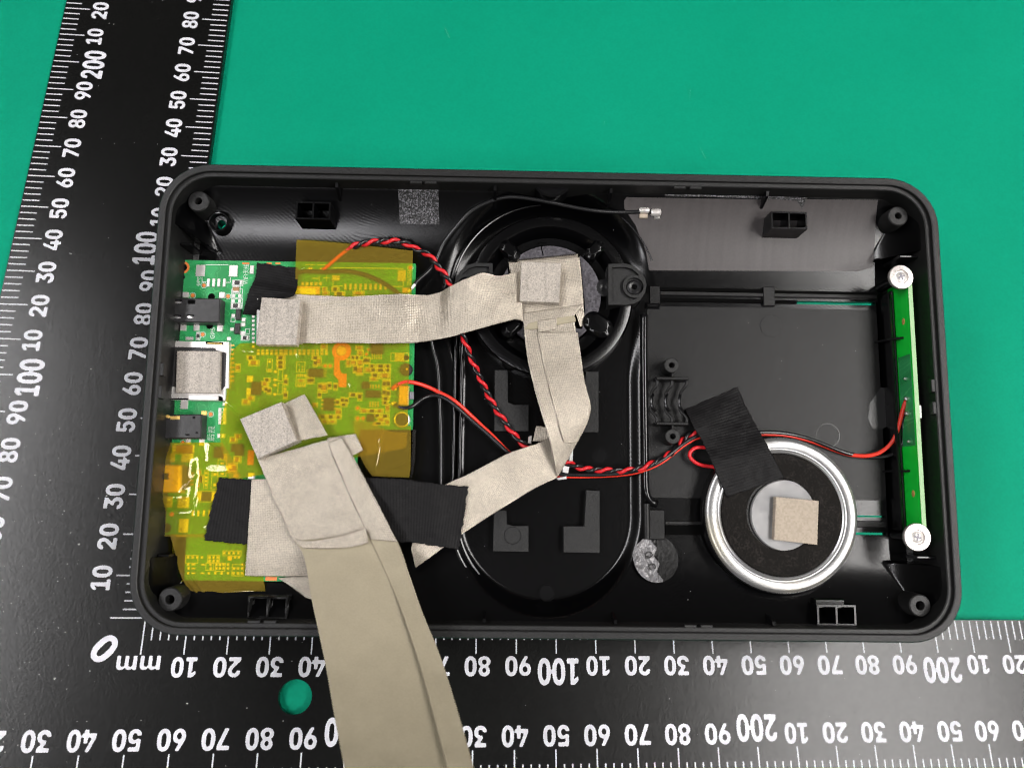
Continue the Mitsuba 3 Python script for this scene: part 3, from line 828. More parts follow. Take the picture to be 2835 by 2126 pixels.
# --- audio jack 1
ZJ = ZB + 3.6


def jack_body(c, pts, z, name):
    return part(pcb_t, name, block(PP(c(pts), z), ZB, z, .25), 'M_jack')


j = jack_body(cA, [(352, 852), (965, 858), (955, 1168), (330, 1160)], ZJ, 'audio_jack')
for x, y, w, h in ((600, 902, 92, 56), (433, 890, 95, 32), (418, 1084, 95, 32), (587, 1080, 95, 30)):
    a = PP(cA([(x - w / 2, y - h / 2), (x + w / 2, y - h / 2), (x + w / 2, y + h / 2), (x - w / 2, y + h / 2)]), ZJ)
    part(j, 'slot', prism(a, ZJ - .3, ZJ + .015), 'M_hole')
for x, y in ((430, 908), (418, 1100), (588, 1096)):
    a, b = P(*cA([(x, y)])[0], ZJ)[:2]
    s = trimesh.creation.icosphere(subdivisions=2, radius=1); s.vertices = s.vertices * [.9, .33, .12] + [a, b, ZJ]
    part(j, 'spring_contact', s, 'M_solder', smooth=True)
for x, y, h in ((520, 812, 72), (985, 815, 80), (492, 1208, 120), (662, 1208, 120), (960, 1218, 120)):
    pad(cA, x, y, 72, h, z=.55, name='jack_tab')
for x, y in ((855, 838), (832, 1205)):
    a, b = at(cA, x, y); part(j, 'locating_peg', drum(a, b, .85, ZB - .1, ZB + .06, .02, 24), 'M_hole')

# --- memory card slot with its shield
ZS = ZB + 2.0
sl = part(pcb_t, 'card_slot', prism(PP(cC([(335, 112), (1078, 122), (1072, 712), (1035, 715), (1030, 862), (318, 858)]), ZS), ZB, ZS), 'M_silver')
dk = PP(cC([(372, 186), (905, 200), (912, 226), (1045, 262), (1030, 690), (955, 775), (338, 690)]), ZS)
part(sl, 'opening_shade', prism(dk, ZS - .5, ZS + .03), 'M_chip')  # dark sheet stands in for the shade in the slot's opening
part(sl, 'window', prism(PP(cC([(785, 115), (1005, 130), (1000, 158), (785, 152)]), ZS), ZS - .4, ZS + .03), 'M_hole')
part(sl, 'spring_leaf', block(PP(cC([(800, 134), (990, 142), (990, 150), (810, 146)]), ZS), ZS - .2, ZS + .08, .02), 'M_gold')
part(sl, 'latch_plate', block(PP(cC([(566, 798), (942, 806), (940, 872), (566, 866)]), ZS), ZB, ZS + .25, .12), 'M_silver')
part(sl, 'spring_leaf', block(PP(cC([(330, 785), (560, 800), (560, 826), (330, 815)]), ZS), ZB, ZS + .1, .1), 'M_silver')
part(sl, 'window', prism(PP(cC([(335, 838), (560, 842), (560, 860), (335, 856)]), ZS), ZS - .2, ZS + .02), 'M_hole')
part(sl, 'window', prism(PP(cC([(945, 806), (1000, 830), (1000, 876), (945, 872)]), ZS), ZS - .2, ZS + .03), 'M_hole')
for i in range(9): pad(cC, 1112, 165 + 56.5 * i, 62, 26, 'M_gold', .22, 'slot_pin')
pad(cC, 505, 915, 90, 120, z=.4, name='slot_tab'); pad(cC, 1015, 850, 60, 60, z=.5); pad(cC, 1020, 915, 50, 45, z=.3)
note(*at(cC, 700, 480), 12.5, 13.2, ZS + .2)
for t in np.linspace(-.5, .5, 4): pads.append(block(rect(*(np.array(at(cC, 505, 915)) + [0, t * 1.9]), 1.7, .12), ZB, ZB + .5, .02))

# --- audio jack 2 with its sprung side contacts
j2 = jack_body(cC, [(255, 1048), (728, 1046), (722, 1352), (240, 1352)], ZJ, 'audio_jack')
for x, y, w, h in ((630, 1086, 34, 26), (550, 1305, 52, 18), (668, 1280, 32, 20)):
    part(j2, 'slot', prism(PP(cC([(x - w / 2, y - h / 2), (x + w / 2, y - h / 2), (x + w / 2, y + h / 2), (x - w / 2, y + h / 2)]), ZJ), ZJ - .3, ZJ + .015), 'M_hole')
part(j2, 'spring_contact', block(PP(cC([(330, 1068), (452, 1064), (452, 1112), (330, 1114)]), ZJ), ZB + 1, ZJ + .12, .1), 'M_gold')
part(j2, 'spring_contact', tube(spline([P(*q, z) for q, z in zip(cC([(318, 1090), (290, 1070), (255, 1085), (240, 1110)]), (-6.3, -6.2, -6.6, -7.5))], 20), .42, 8), 'M_gold', smooth=True)
part(j2, 'spring_contact', tube(spline([P(*q, z) for q, z in zip(cC([(120, 1240), (150, 1165), (185, 1215), (240, 1270), (262, 1310), (290, 1400)]), (-8.5, -6.5, -6.6, -6.8, -7.2, -9.0))], 30), np.linspace(.35, .5, 30), 8), 'M_gold', smooth=True)
pad(cC, 757, 1028, 66, 54, 'M_gold', .4, 'jack_tab'); pad(cC, 555, 1392, 62, 80, z=.4, name='jack_tab'); pad(cC, 727, 1400, 66, 90, z=.4, name='jack_tab'); pad(cC, 742, 1310, 50, 70, 'M_gold', .4, 'jack_tab')
via(cC, 845, 1045, 34); via(cC, 322, 948, 34); via(cC, 490, 1402, 26)
for y in (990, 1045, 1097, 1147):
    for x in (965, 1018): pad(cC, x, y, 34, 34, z=.2)
    boxline(cC, 942, y - 25, 1045, y + 26)
for x in (950, 1000): pad(cC, x, 1320, 34, 50)
boxline(cC, 930, 1292, 1032, 1345)
word(cC, '后视', 850, 1290, 1.35, 90, font='Noto Sans CJK')

# --- power inductor, pads and the data socket below it
chip(cC, 505, 1490, 190, 95, .8, 'diode', mat_='M_capbody')
pad(cC, 380, 1490, 60, 100, z=.35); pad(cC, 610, 1490, 50, 100, z=.35); boxline(cC, 355, 1430, 632, 1552)
pad(cC, 312, 1600, 150, 110, z=.1); pad(cC, 545, 1600, 150, 110, z=.1)
ZU = ZB + 2.5
us = part(pcb_t, 'data_socket', block(PP(cE([(165, 172), (388, 176), (384, 470), (150, 470)]), ZU), ZB, ZU, .3), 'M_gold')
note(*at(cE, 275, 322), 5.9, 7.3, ZU)
part(us, 'insulator', block(PP(cE([(388, 185), (445, 190), (440, 400), (388, 440)]), ZU - .5), ZB, ZU - .5, .1), 'M_chip'); note(*at(cE, 415, 300), 1.4, 6, ZU - .5)
for x, y in ((118, 205), (108, 448)): pad(cE, x, y, 62, 48, 'M_gold', .8, 'socket_tab')
for y in (262, 300, 340, 380): pad(cE, 480, y, 58, 20, 'M_gold', .3, 'socket_pin')
for a_, b_ in ((205, 212), (235, 236), (282, 286)): pass
part(us, 'shell_slot', block(PP(cE([(190, 262), (258, 262), (258, 330), (190, 330)]), ZU), ZU - .1, ZU + .1, .04), 'M_copper')
for q in ((235, 560, 108, 108), (405, 566, 118, 112)): pad(cE, *q, z=.25)
for q in ((240, 535, 60, 50), (410, 540, 70, 54), (232, 592, 70, 40), (400, 598, 80, 40)): lump(cE, *q)
pad(cE, 408, 810, 98, 138, z=.2); lump(cE, 400, 848, 60, 46)
via(cE, 570, 250, 24); via(cE, 553, 396, 24); via(cE, 287, 690, 32, ring=False)
a, b = at(cE, 230, 835); part(pcb_t, 'locating_hole', drum(a, b, 1.15, ZB - .3, ZB + .02, .01, 28), 'M_hole')
for y in (262, 305, 345, 385): pad(cE, 645, y, 30, 24)
boxline(cE, 622, 235, 668, 418)
chip_part(cE, 590, 305, 50, 34, box=False); chip_part(cE, 588, 342, 50, 34, box=False); boxline(cE, 555, 278, 615, 362)
chip_part(cE, 648, 505, 190, 92, tall=.55)
word(cE, '000', 655, 505, 1.25, 0, weight=400)
for x in (505, 562, 620, 678): pad(cE, x, 680, 24, 62, z=.3)
for x, y, w, h in ((770, 45, 80, 110), (985, 40, 80, 70)): chip(cE, x, y, w, h, .8)
for y in (108, 160, 215, 268): pad(cE, 812, y, 40, 24)
boxline(cE, 765, 85, 860, 290); chip_part(cE, 915, 210, 80, 82, 'capacitor'); boxline(cE, 700, 240, 768, 430)
for y in (275, 385): pad(cE, 735, y, 34, 34)
pad(cE, 958, 288, 50, 36); pad(cE, 1110, 290, 60, 60, 'M_white', 1.2, 'connector'); pad(cE, 1110, 100, 70, 150, 'M_copper', .03, 'copper_area')
gx = rng
for yy, xs in ((1095, range(835, 1000, 48)), (1140, list(range(455, 640, 48)) + list(range(680, 790, 42)) + [890, 945, 985]), (1175, range(680, 800, 42)), (1215, [455, 510, 610, 690] + list(range(750, 850, 38)) + [872, 1020]), (1255, [460, 512, 690] + list(range(750, 850, 38)) + [872, 935, 975, 1020]), (1305, [455, 510, 605, 672, 738, 806, 872, 930, 975, 1018])):
    for x in xs: pad(cE, x, yy, 40 if x in (510, 512, 610, 605) else 26, 18 if x in (510, 512, 610, 605) else 28, z=.22)
for q in ((660, 1115, 785, 1195), (740, 1198, 845, 1285), (430, 1120, 560, 1200), (915, 1215, 1040, 1330), (820, 1070, 1010, 1125), (640, 1200, 725, 1275)): boxline(cE, *q)
pad(cE, 890, 1150, 44, 44, 'M_gold', .15)
pad(cE, 1322, 1362, 120, 44, 'M_copper', .03, 'edge_pad')
line(cE, 330, 915, 440, 916, .2)

# --- top right of the board
pad(cB, 1530, 568, 108, 148); via(cB, 1640, 470, 34)
for i in range(9): pad(cB, 812 + 64.2 * i, 710, 34, 82, z=.35)
lump(cB, 360, 478, 70, 56); lump(cB, 508, 480, 60, 48); pad(cB, 690, 598, 105, 74, z=.12); lump(cB, 668, 600, 50, 44); lump(cB, 716, 605, 44, 40)
for q in ((640, 470, 1550, 480), (655, 640, 655, 700), (655, 702, 780, 702), (1550, 640, 1550, 705), (1400, 708, 1552, 708), (385, 605, 480, 605), (480, 575, 480, 640), (530, 600, 615, 600), (572, 565, 572, 635), (300, 430, 420, 430), (455, 432, 600, 432)): line(cB, *q)
for i in range(5): pad(cB, 265 + 57 * i, 672, 40, 46, z=.3)
pad(cB, 320, 755, 330, 108, 'M_gold', .9, 'oscillator'); part(pcb_t, 'oscillator_lid', block(rect(*at(cB, 300, 772, ZB + 1.2), 5.2, 1.7), ZB + .8, ZB + 1.25, .1), 'M_white'); note(*at(cB, 300, 765), 6.5, 2.6, ZB + 1.25)
for q in ((545, 740, 46, 40, 'capacitor'), (560, 790, 70, 34, 'capacitor'), (680, 740, 78, 40, 'resistor'), (735, 800, 120, 48, 'resistor'), (975, 792, 130, 40, 'capacitor')): chip_part(cB, *q)
word(cB, 'IN/GP', 1625, 600, .95, 90, weight=500)
chip(cB, 1580, 755, 90, 70, .35, 'coax_pad', mat_='M_gold')

# --- middle of the board
a, b = at(cD, 765, 240)
cu = shapely.union_all([sg.Point(a, b).buffer(2.35, 32), sg.Polygon(PP(cD([(668, 330), (742, 330), (742, 470), (765, 522), (832, 530), (826, 702), (726, 700), (724, 610), (664, 545)]), ZB))])
part(pcb_t, 'copper_area', prism(cu, ZB - .02, ZB + .03), 'M_copper')
part(pcb_t, 'grounding_pad', drum(a, b, 1.25, ZB, ZB + .45, .1, 32), 'M_gold'); note(a, b, 2.5, 2.5, ZB + .45)
for q in ((555, 430, 30), (620, 430, 30), (1082, 280, 24), (1110, 225, 22), (970, 968, 32), (968, 1098, 32), (1040, 1098, 30)): via(cD, *q)
chip(cD, 1212, 210, 150, 120, 1.0); chip(cD, 432, 515, 172, 98, 1.0, pins=4, side='lr'); chip(cD, 597, 915, 124, 150, 1.0, pins=3, side='lr'); chip(cD, 1068, 672, 84, 84, .9); chip(cD, 1130, 1090, 88, 88, .8); chip(cC, 1422, 712, 112, 158, .9); chip(cC, 930, 1528, 84, 104, .9); chip(cC, 1175, 1472, 130, 92, .9); chip(cD, 1165, 785, 180, 84, .8)
for x0, st, n_, ys, w, h in ((1155, 29, 5, (290, 330), 16, 34), (1130, 36, 4, (690,), 20, 50), (1125, 35, 4, (900, 935), 20, 40), (210, 27, 4, (552,), 17, 42), (208, 27, 4, (676,), 17, 42)):
    for i in range(n_):
        for y in ys: pad(cD, x0 + st * i, y, w, h, z=.25)
boxline(cD, 186, 372, 300, 508); boxline(cD, 180, 540, 312, 696)
for x, y in ((222, 415), (262, 440), (222, 480), (262, 480)): pad(cD, x, y, 22, 24)
for q in ((245, 616, 70, 26, 'capacitor'), (345, 615, 34, 70, 'resistor'), (385, 612, 34, 70, 'resistor'), (430, 325, 90, 34, 'resistor'), (470, 372, 44, 90, 'capacitor'), (425, 392, 36, 70, 'resistor'), (535, 180, 70, 40, 'capacitor'),
          (484, 690, 34, 70, 'resistor'), (478, 795, 34, 70, 'resistor'), (540, 705, 60, 110, 'capacitor'), (606, 680, 34, 70, 'resistor'), (682, 690, 36, 76, 'resistor'), (910, 795, 90, 38, 'resistor'), (994, 820, 38, 84, 'resistor'),
          (985, 195, 80, 34, 'capacitor'), (1000, 265, 64, 50, 'capacitor'), (905, 320, 50, 34, 'resistor'), (960, 320, 50, 34, 'resistor'), (1062, 360, 34, 70, 'resistor'), (1098, 360, 34, 70, 'resistor'), (845, 390, 36, 84, 'capacitor'), (912, 385, 60, 60, 'capacitor'), (1000, 385, 70, 60, 'capacitor'),
          (935, 465, 36, 90, 'resistor'), (992, 485, 72, 104, 'capacitor'), (1105, 480, 80, 50, 'capacitor'), (1150, 430, 60, 36, 'resistor'), (1165, 482, 34, 60, 'resistor'), (1262, 432, 100, 36, 'resistor'), (1352, 432, 56, 36, 'resistor'), (1262, 482, 110, 36, 'resistor'), (1352, 482, 56, 36, 'resistor'),
          (1190, 548, 90, 38, 'resistor'), (1172, 594, 90, 34, 'capacitor'), (1315, 552, 120, 56, 'capacitor'), (1308, 655, 38, 80, 'resistor'), (1358, 655, 38, 80, 'resistor'), (1305, 765, 36, 80, 'resistor'), (1355, 780, 36, 80, 'resistor'), (1325, 845, 80, 36, 'resistor'), (1318, 895, 60, 36, 'resistor'), (1348, 965, 38, 90, 'capacitor'),
          (710, 890, 34, 60, 'resistor'), (772, 865, 34, 56, 'resistor'), (822, 870, 34, 56, 'resistor'), (790, 920, 70, 30, 'resistor'), (720, 1015, 56, 76, 'capacitor'), (720, 1080, 60, 30, 'resistor'), (520, 1075, 80, 36, 'resistor'), (625, 1075, 84, 36, 'resistor'), (545, 1138, 70, 30, 'capacitor'), (645, 1138, 80, 30, 'capacitor'), (420, 925, 50, 40, 'capacitor'),
          (1050, 1000, 90, 36, 'capacitor'), (1150, 1000, 90, 36, 'resistor'), (1250, 1000, 70, 36, 'capacitor'), (1215, 1062, 80, 34, 'resistor'), (1318, 1068, 84, 34, 'resistor'), (1270, 1112, 90, 40, 'capacitor'), (1345, 1145, 40, 60, 'capacitor'), (1230, 1160, 110, 30, 'resistor')):
    chip_part(cD, *q)
for q in ((1355, 322, 90, 38, 'resistor'), (1390, 388, 120, 52, 'capacitor'), (1186, 450, 44, 84, 'capacitor'), (1735, 322, 90, 40, 'resistor'), (1735, 385, 96, 38, 'resistor'), (1735, 436, 90, 38, 'resistor'), (1532, 655, 84, 48, 'capacitor'), (1562, 605, 70, 34, 'resistor'), (1550, 725, 36, 60, 'resistor'), (1585, 745, 36, 70, 'resistor'),
          (1800, 630, 36, 74, 'resistor'), (1795, 800, 36, 80, 'resistor'), (1350, 838, 84, 44, 'capacitor'), (1290, 885, 88, 50, 'capacitor'), (1190, 1325, 70, 46, 'capacitor'), (1130, 1370, 80, 50, 'capacitor'), (1000, 1590, 60, 50, 'resistor'), (1180, 1620, 80, 60, 'capacitor')):
    chip_part(cC, *q)
for q in ((1595, 372, 44, 48), (1590, 480, 48, 44), (1668, 502, 52, 50), (1662, 605, 54, 52), (1660, 672, 56, 50), (1658, 790, 52, 48), (1800, 555, 50, 50), (1790, 720, 46, 46)): lump(cC, *q)
for q in ((1345, 595, 82, 84), (1330, 755, 66, 90), (1505, 722, 30, 46)): pad(cC, *q, z=.3)
for q in ((1702, 475, 1768, 625), (1700, 645, 1765, 795), (1562, 340, 1635, 510)): boxline(cC, *q)
for i in range(18):
    x = 1452 + 57.2 * i
    if x < 1842: pad(cC, x, 232, 38, 34); pad(cC, x, 272, 42, 40, z=.18)
    else: pad(cD, 57 * (i - 7) + 0, 232, 38, 34); pad(cD, 57 * (i - 7), 272, 42, 40, z=.18)
part(pcb_t, 'connector', block(rect(*at(cD, 1556, 805, ZB + 1.25), *size(cD, 128, 240)), ZB, ZB + 1.25, .2), 'M_gold'); note(*at(cD, 1556, 805), 2.7, 5.0, ZB + 1.25)
part(pcb_t, 'connector_latch', block(rect(*at(cD, 1655, 805, ZB + 1.0), *size(cD, 52, 92)), ZB, ZB + 1.0, .1), 'M_grey')
lump(cD, 1432, 722, 84, 50); lump(cD, 1430, 908, 90, 64)
pad(cD, 1502, 318, 126, 112, z=.2); boxline(cD, 1388, 262, 1625, 372)
a, b = at(cD, 1592, 325); part(pcb_t, 'locating_hole', drum(a, b, .62, ZB - .2, ZB + .24, .01, 20), 'M_hole')
a, b = at(cD, 1586, 472, ZB + 1.2); mc = part(pcb_t, 'round_coil', drum(a, b, 1.52, ZB, ZB + 1.2, .3, 32), 'M_chip', smooth=30); note(a, b, 3.0, 3.0, ZB + 1.25)
part(mc, 'terminal', drum(a + .2, b + .05, .3, ZB + 1.1, ZB + 1.26, .05, 16), 'M_gold')
a, b = at(cD, 1532, 1112, ZB + 1.25); mc = part(pcb_t, 'microphone', lathe(a, b, [(0, ZB), (1.95, ZB), (1.95, ZB + 1.0), (1.8, ZB + 1.25), (1.6, ZB + 1.2), (1.58, ZB + 1.05), (0, ZB + 1.05)], 40), 'M_silver', smooth=30); note(a, b, 3.9, 3.9, ZB + 1.25)
part(mc, 'felt_cover', drum(a, b, 1.57, ZB + 1.0, ZB + 1.14, .05, 32), 'M_chip')
# --- radio module shield under the first gasket, with its castellated edge
part(pcb_t, 'radio_module', block(PP([(704, 866), (842, 870), (838, 962), (703, 962)], ZB + 1.0), ZB, ZB + 1.0, .1), 'M_pcb'); note(*at(cA, 1760, 1280), 12, 9, ZB + 1.6)
part(pcb_t, 'shield_can', block(PP([(710, 824), (843, 828), (836, 952), (708, 953)], ZB + 2.2), ZB + .5, ZB + 2.2, .25), 'M_silver')
for i in range(8): pad(cA, 1388, 1088 + 55 * i, 40, 34, z=1.05)
part(pcb_t, 'solder_pads', cat(pads), 'M_silver', kind='stuff')
part(pcb_t, 'solder_ends', cat(ends), 'M_silver', kind='stuff')
part(pcb_t, 'silkscreen', cat(silk), 'M_silk', kind='stuff')

for q in cB([(205, 545), (350, 530), (500, 520), (650, 514), (800, 512), (900, 524), (1000, 540), (1100, 575), (1200, 612), (1300, 668), (1400, 728), (1490, 800)]): note(*P(*q, -9.3)[:2], 1.6, 1.6, -8.75)
for q in cB([(528, 498), (580, 455), (640, 405), (700, 350), (760, 300), (810, 262), (860, 222)]): note(*P(*q, -9.3)[:2], 1.6, 1.6, -8.8)
# height of the board and what stands on it, for the tape stuck down over it
RES = .3
GU, GV = np.arange(-6, 74, RES), np.arange(0, 104, RES)
HM = np.full((len(GU), len(GV)), -10.35)
inside = shapely.contains_xy(out, *np.meshgrid(GU, GV, indexing='ij'))
HM[inside] = ZB
for a, b, w, h, z in TOPS:
    i0, i1 = np.searchsorted(GU, a - w - .05), np.searchsorted(GU, a + w + .05)
    j0, j1 = np.searchsorted(GV, b - h - .05), np.searchsorted(GV, b + h + .05)
    HM[i0:i1, j0:j1] = np.maximum(HM[i0:i1, j0:j1], z)
HM = ndimage.grey_dilation(HM, size=(3, 3))
HS = ndimage.gaussian_filter(ndimage.grey_dilation(HM, size=(15, 15)), 3.2) + .06
HM = np.minimum(HM, -8.7)
HM = ndimage.gaussian_filter(ndimage.grey_dilation(HM, size=(39, 39)), 11.0) + .05


def drape(u, v, tight=False):
    return ndimage.map_coordinates(HS if tight else HM, [(u - GU[0]) / RES, (v - GV[0]) / RES], order=1, mode='nearest')


def amber(name, label, L, R, wr=.35, seed=3, lift=None, nu=170, nv=130, f=.1, folds=(), tight=False):
    m, uv = cloth([(x, y, -9.3) for x, y in L], [(x, y, -9.3) for x, y in R], 0, nu, nv)
    v = np.array(m.vertices)
    w = meshkit.fbm(np.c_[v[:, 0] * f, v[:, 1] * f, np.full(len(v), seed)], 2, seed)
    z = drape(v[:, 0], v[:, 1], tight) + .12 + wr * .3 * np.clip(w - .3, 0, 1)
    for cx_, cy_, a_, ln, hgt in folds:                       # short sharp wrinkles where the film has buckled
        x_, y_, _ = P(cx_, cy_, -9.0); a_ = math.radians(a_)
        du, dv = v[:, 0] - x_, v[:, 1] - y_
        al, ac_ = du * math.cos(a_) + dv * math.sin(a_), -du * math.sin(a_) + dv * math.cos(a_)
        z = z + .5 * hgt * np.exp(-(al / ln) ** 2 - (ac_ / .32) ** 2)
    if lift is not None: z = z + lift(v[:, 0], v[:, 1])
    v[:, 2] = z
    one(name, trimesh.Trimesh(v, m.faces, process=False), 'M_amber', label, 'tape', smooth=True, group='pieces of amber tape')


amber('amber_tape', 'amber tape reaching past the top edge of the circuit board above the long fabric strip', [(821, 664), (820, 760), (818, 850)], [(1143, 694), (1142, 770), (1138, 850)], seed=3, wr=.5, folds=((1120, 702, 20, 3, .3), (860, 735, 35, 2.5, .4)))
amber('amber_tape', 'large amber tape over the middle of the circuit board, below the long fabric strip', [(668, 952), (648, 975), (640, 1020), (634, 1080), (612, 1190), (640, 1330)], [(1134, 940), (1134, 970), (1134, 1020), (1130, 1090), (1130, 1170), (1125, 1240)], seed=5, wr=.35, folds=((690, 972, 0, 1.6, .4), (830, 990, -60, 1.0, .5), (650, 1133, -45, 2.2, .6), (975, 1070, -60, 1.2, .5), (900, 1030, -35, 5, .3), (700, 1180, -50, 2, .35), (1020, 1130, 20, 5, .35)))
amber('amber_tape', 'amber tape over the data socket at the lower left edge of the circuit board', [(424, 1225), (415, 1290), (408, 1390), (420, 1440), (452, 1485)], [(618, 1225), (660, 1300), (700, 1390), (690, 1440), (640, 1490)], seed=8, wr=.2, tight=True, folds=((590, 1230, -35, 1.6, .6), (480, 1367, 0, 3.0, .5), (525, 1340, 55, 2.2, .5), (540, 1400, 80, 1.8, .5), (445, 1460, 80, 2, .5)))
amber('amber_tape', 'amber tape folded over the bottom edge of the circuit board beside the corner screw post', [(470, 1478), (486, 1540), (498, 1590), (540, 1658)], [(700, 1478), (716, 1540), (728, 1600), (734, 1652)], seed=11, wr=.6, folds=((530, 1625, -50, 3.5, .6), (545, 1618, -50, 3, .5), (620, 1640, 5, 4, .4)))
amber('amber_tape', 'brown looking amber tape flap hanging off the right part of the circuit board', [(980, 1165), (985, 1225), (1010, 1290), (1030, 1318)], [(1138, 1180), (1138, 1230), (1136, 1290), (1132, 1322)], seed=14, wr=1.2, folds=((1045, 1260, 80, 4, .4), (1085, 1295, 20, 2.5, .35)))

# ------------------------------------------------------------------ cables
def cable(name, label, catg, px, zs, r, m, n=120, smooth=True, group=None):
    return one(name, tube(wire(px, zs, n), r, 10), m, label, catg, smooth=True, group=group)


coax2 = cI([(160, 150), (178, 230), (212, 350), (240, 600), (253, 900), (262, 1300), (260, 1640)])
cable('aerial_cable', 'thin black aerial cable under the amber tape, then down beside the board', 'cable',
      [(800, 790)] + cB([(205, 535), (500, 520), (800, 512), (1000, 540), (1200, 612), (1400, 728), (1490, 800)]) + [(1150, 880)] + coax2,
      [-9.6, -9.5, -9.4, -9.35, -9.35, -9.35, -9.35, -9.3, -9.2, -10.5, -11, -11.2, -11.4, -11.4, -11.4, -11.4], .5, 'M_wire', 200)
ac = thing('aerial_cable', 'long black aerial cable curving over the well to a soldered end', 'cable')
P1 = [(1148, 788), (1165, 770), (1200, 735), (1224, 683), (1261, 632), (1302, 588), (1352, 560), (1413, 546), (1454, 549), (1504, 557), (1572, 571), (1639, 583), (1707, 588), (1772, 587)]
part(ac, 'jacket', tube(wire(P1, [-9, -9.6, -10.5, -10, -8.6, -7.6, -7, -6.4, -6.3, -6.6, -7.2, -7.6, -8.2, -8.2], 160), .5, 10), 'M_wire', smooth=True)
part(ac, 'bare_core', tube(wire([(1130, 808), (1137, 801), (1150, 786)], [-9.3, -9.1, -9.0], 12), .4, 10), 'M_white', smooth=True)
for x0, x1, y, r, z, m in ((1769, 1797, 583, .75, -8.3, 'M_silver'), (1802, 1829, 589, .95, -8.2, 'M_silver'), (1795, 1804, 587, .6, -8.4, 'M_chip')):
    part(ac, 'crimped_end', tube(np.array([P(x, y, z) for x in np.linspace(x0, x1, 9)]), r * np.array([.8, .97, 1, .96, 1, 1, .97, 1, .8]), 14), m, smooth=30)
part(ac, 'bare_copper', block(PP([(1770, 592), (1794, 592), (1793, 603), (1771, 603)], -8.5), -9.3, -8.5, .08), 'M_board')
part(ac, 'ground_tab', block(PP([(1806, 572), (1822, 572), (1828, 606), (1812, 608)], -8.9), -9.4, -8.9, .08), 'M_solder')

# twisted red and black pair
tp = thing('twisted_wire_pair', 'twisted red and black wire pair looping from the amber tape down to the speaker', 'wire')
tpx = [(971, 685), (1000, 676), (1030, 671), (1084, 668), (1130, 677), (1160, 694), (1184, 704), (1206, 730), (1231, 761), (1248, 790), (1266, 850), (1280, 922), (1296, 970), (1318, 1022), (1343, 1076), (1372, 1131), (1400, 1171), (1440, 1222), (1500, 1258), (1573, 1281), (1605, 1294), (1665, 1301), (1733, 1303), (1768, 1297), (1827, 1272), (1872, 1242), (1894, 1216), (1928, 1199), (1985, 1215)]
tz = [-8.2, -8.0, -8.0, -8.4, -9.0, -9.6, -9.4, -8.8, -8.2, -8.0, -8.2, -8.8, -9.6, -11.6, -12.2, -11.9, -11.8, -12.4, -12.6, -12.6, -12.8, -12.6, -11.6, -11.0, -11.6, -12.0, -12.0, -11.8, -11.6]
ax = wire(tpx, tz, 900)
Ln = np.r_[0, np.cumsum(np.linalg.norm(np.diff(ax, axis=0), axis=1))]
d = np.gradient(ax, axis=0); d /= np.linalg.norm(d, axis=1, keepdims=True)
a_ = np.cross(d, [0, 0, 1]); a_ /= np.linalg.norm(a_, axis=1, keepdims=True); b_ = np.cross(a_, d)
ph = Ln / 5.0 * 2 * np.pi + 1.0 + .5 * np.sin(Ln * .21)
for s, nm, m in ((0, 'red_wire', 'M_red'), (np.pi, 'black_wire', 'M_wire')):
    part(tp, nm, tube(ax + .44 * (np.cos(ph + s)[:, None] * a_ + np.sin(ph + s)[:, None] * b_), .46, 9), m, smooth=True)
part(tp, 'red_tail', tube(wire(cB([(528, 498), (620, 420), (700, 350), (800, 270), (880, 207)]), [-9.5, -9.35, -9.3, -9.2, -8.6], 40), .46, 9), 'M_redbright', smooth=True)
part(tp, 'red_tail', tube(wire([(1990, 1230), (1951, 1239), (1921, 1242), (1909, 1259), (1921, 1277), (1971, 1292), (2000, 1300)], [-10, -10.8, -10.8, -10.8, -10.8, -10.6, -10], 60), .46, 9), 'M_red', smooth=True)

rp = [(1086, 1077), (1105, 1063), (1127, 1057), (1150, 1060), (1179, 1069), (1218, 1087), (1253, 1106), (1286, 1133), (1326, 1171), (1367, 1210), (1410, 1254), (1480, 1300), (1554, 1317), (1665, 1317), (1747, 1310), (1800, 1295), (1845, 1270), (1885, 1238), (1930, 1212), (2020, 1203), (2109, 1202), (2152, 1203), (2197, 1209), (2265, 1228), (2333, 1253), (2395, 1262), (2432, 1254), (2469, 1224), (2491, 1169), (2509, 1109)]
rz = [-9.5, -9, -9, -9.5, -10.5, -11.3, -11.3, -12.2, -13.2, -13.4, -13.6, -13.7, -13.7, -13.2, -12.2, -11.6, -11.8, -12, -11.8, -11.3, -11.2, -11.5, -11.9, -12, -12, -11.2, -10.6, -9.8, -8.6, -7.2]
cable('supply_wire', 'red supply wire from the board connector to the upper joint on the narrow green strip', 'wire', rp, rz, .5, 'M_redbright', 260)
bp = [(1095, 1120), (1106, 1127), (1136, 1127), (1158, 1113), (1172, 1103), (1204, 1095), (1226, 1100), (1253, 1117), (1286, 1147), (1340, 1193), (1410, 1256), (1480, 1302), (1554, 1313), (1665, 1314), (1747, 1306), (1800, 1291), (1845, 1265), (1885, 1233), (1930, 1207), (2020, 1199), (2109, 1197), (2152, 1198), (2197, 1204), (2265, 1224), (2333, 1251), (2401, 1265), (2446, 1264), (2487, 1246), (2501, 1215), (2502, 1160), (2517, 1146)]
bz = [-9.4, -9, -9, -9.6, -10.2, -10.8, -10.9, -11.0, -11.6, -12.4, -12.8, -13.0, -13.0, -12.6, -11.6, -11.2, -11.3, -11.5, -11.3, -10.9, -10.8, -11.2, -11.6, -11.6, -11.5, -11.8, -11.2, -10.5, -9.8, -8.6, -7.0]
cable('supply_wire', 'black supply wire from the board connector to the lower joint on the narrow green strip', 'wire', bp, bz, .48, 'M_wire', 260)

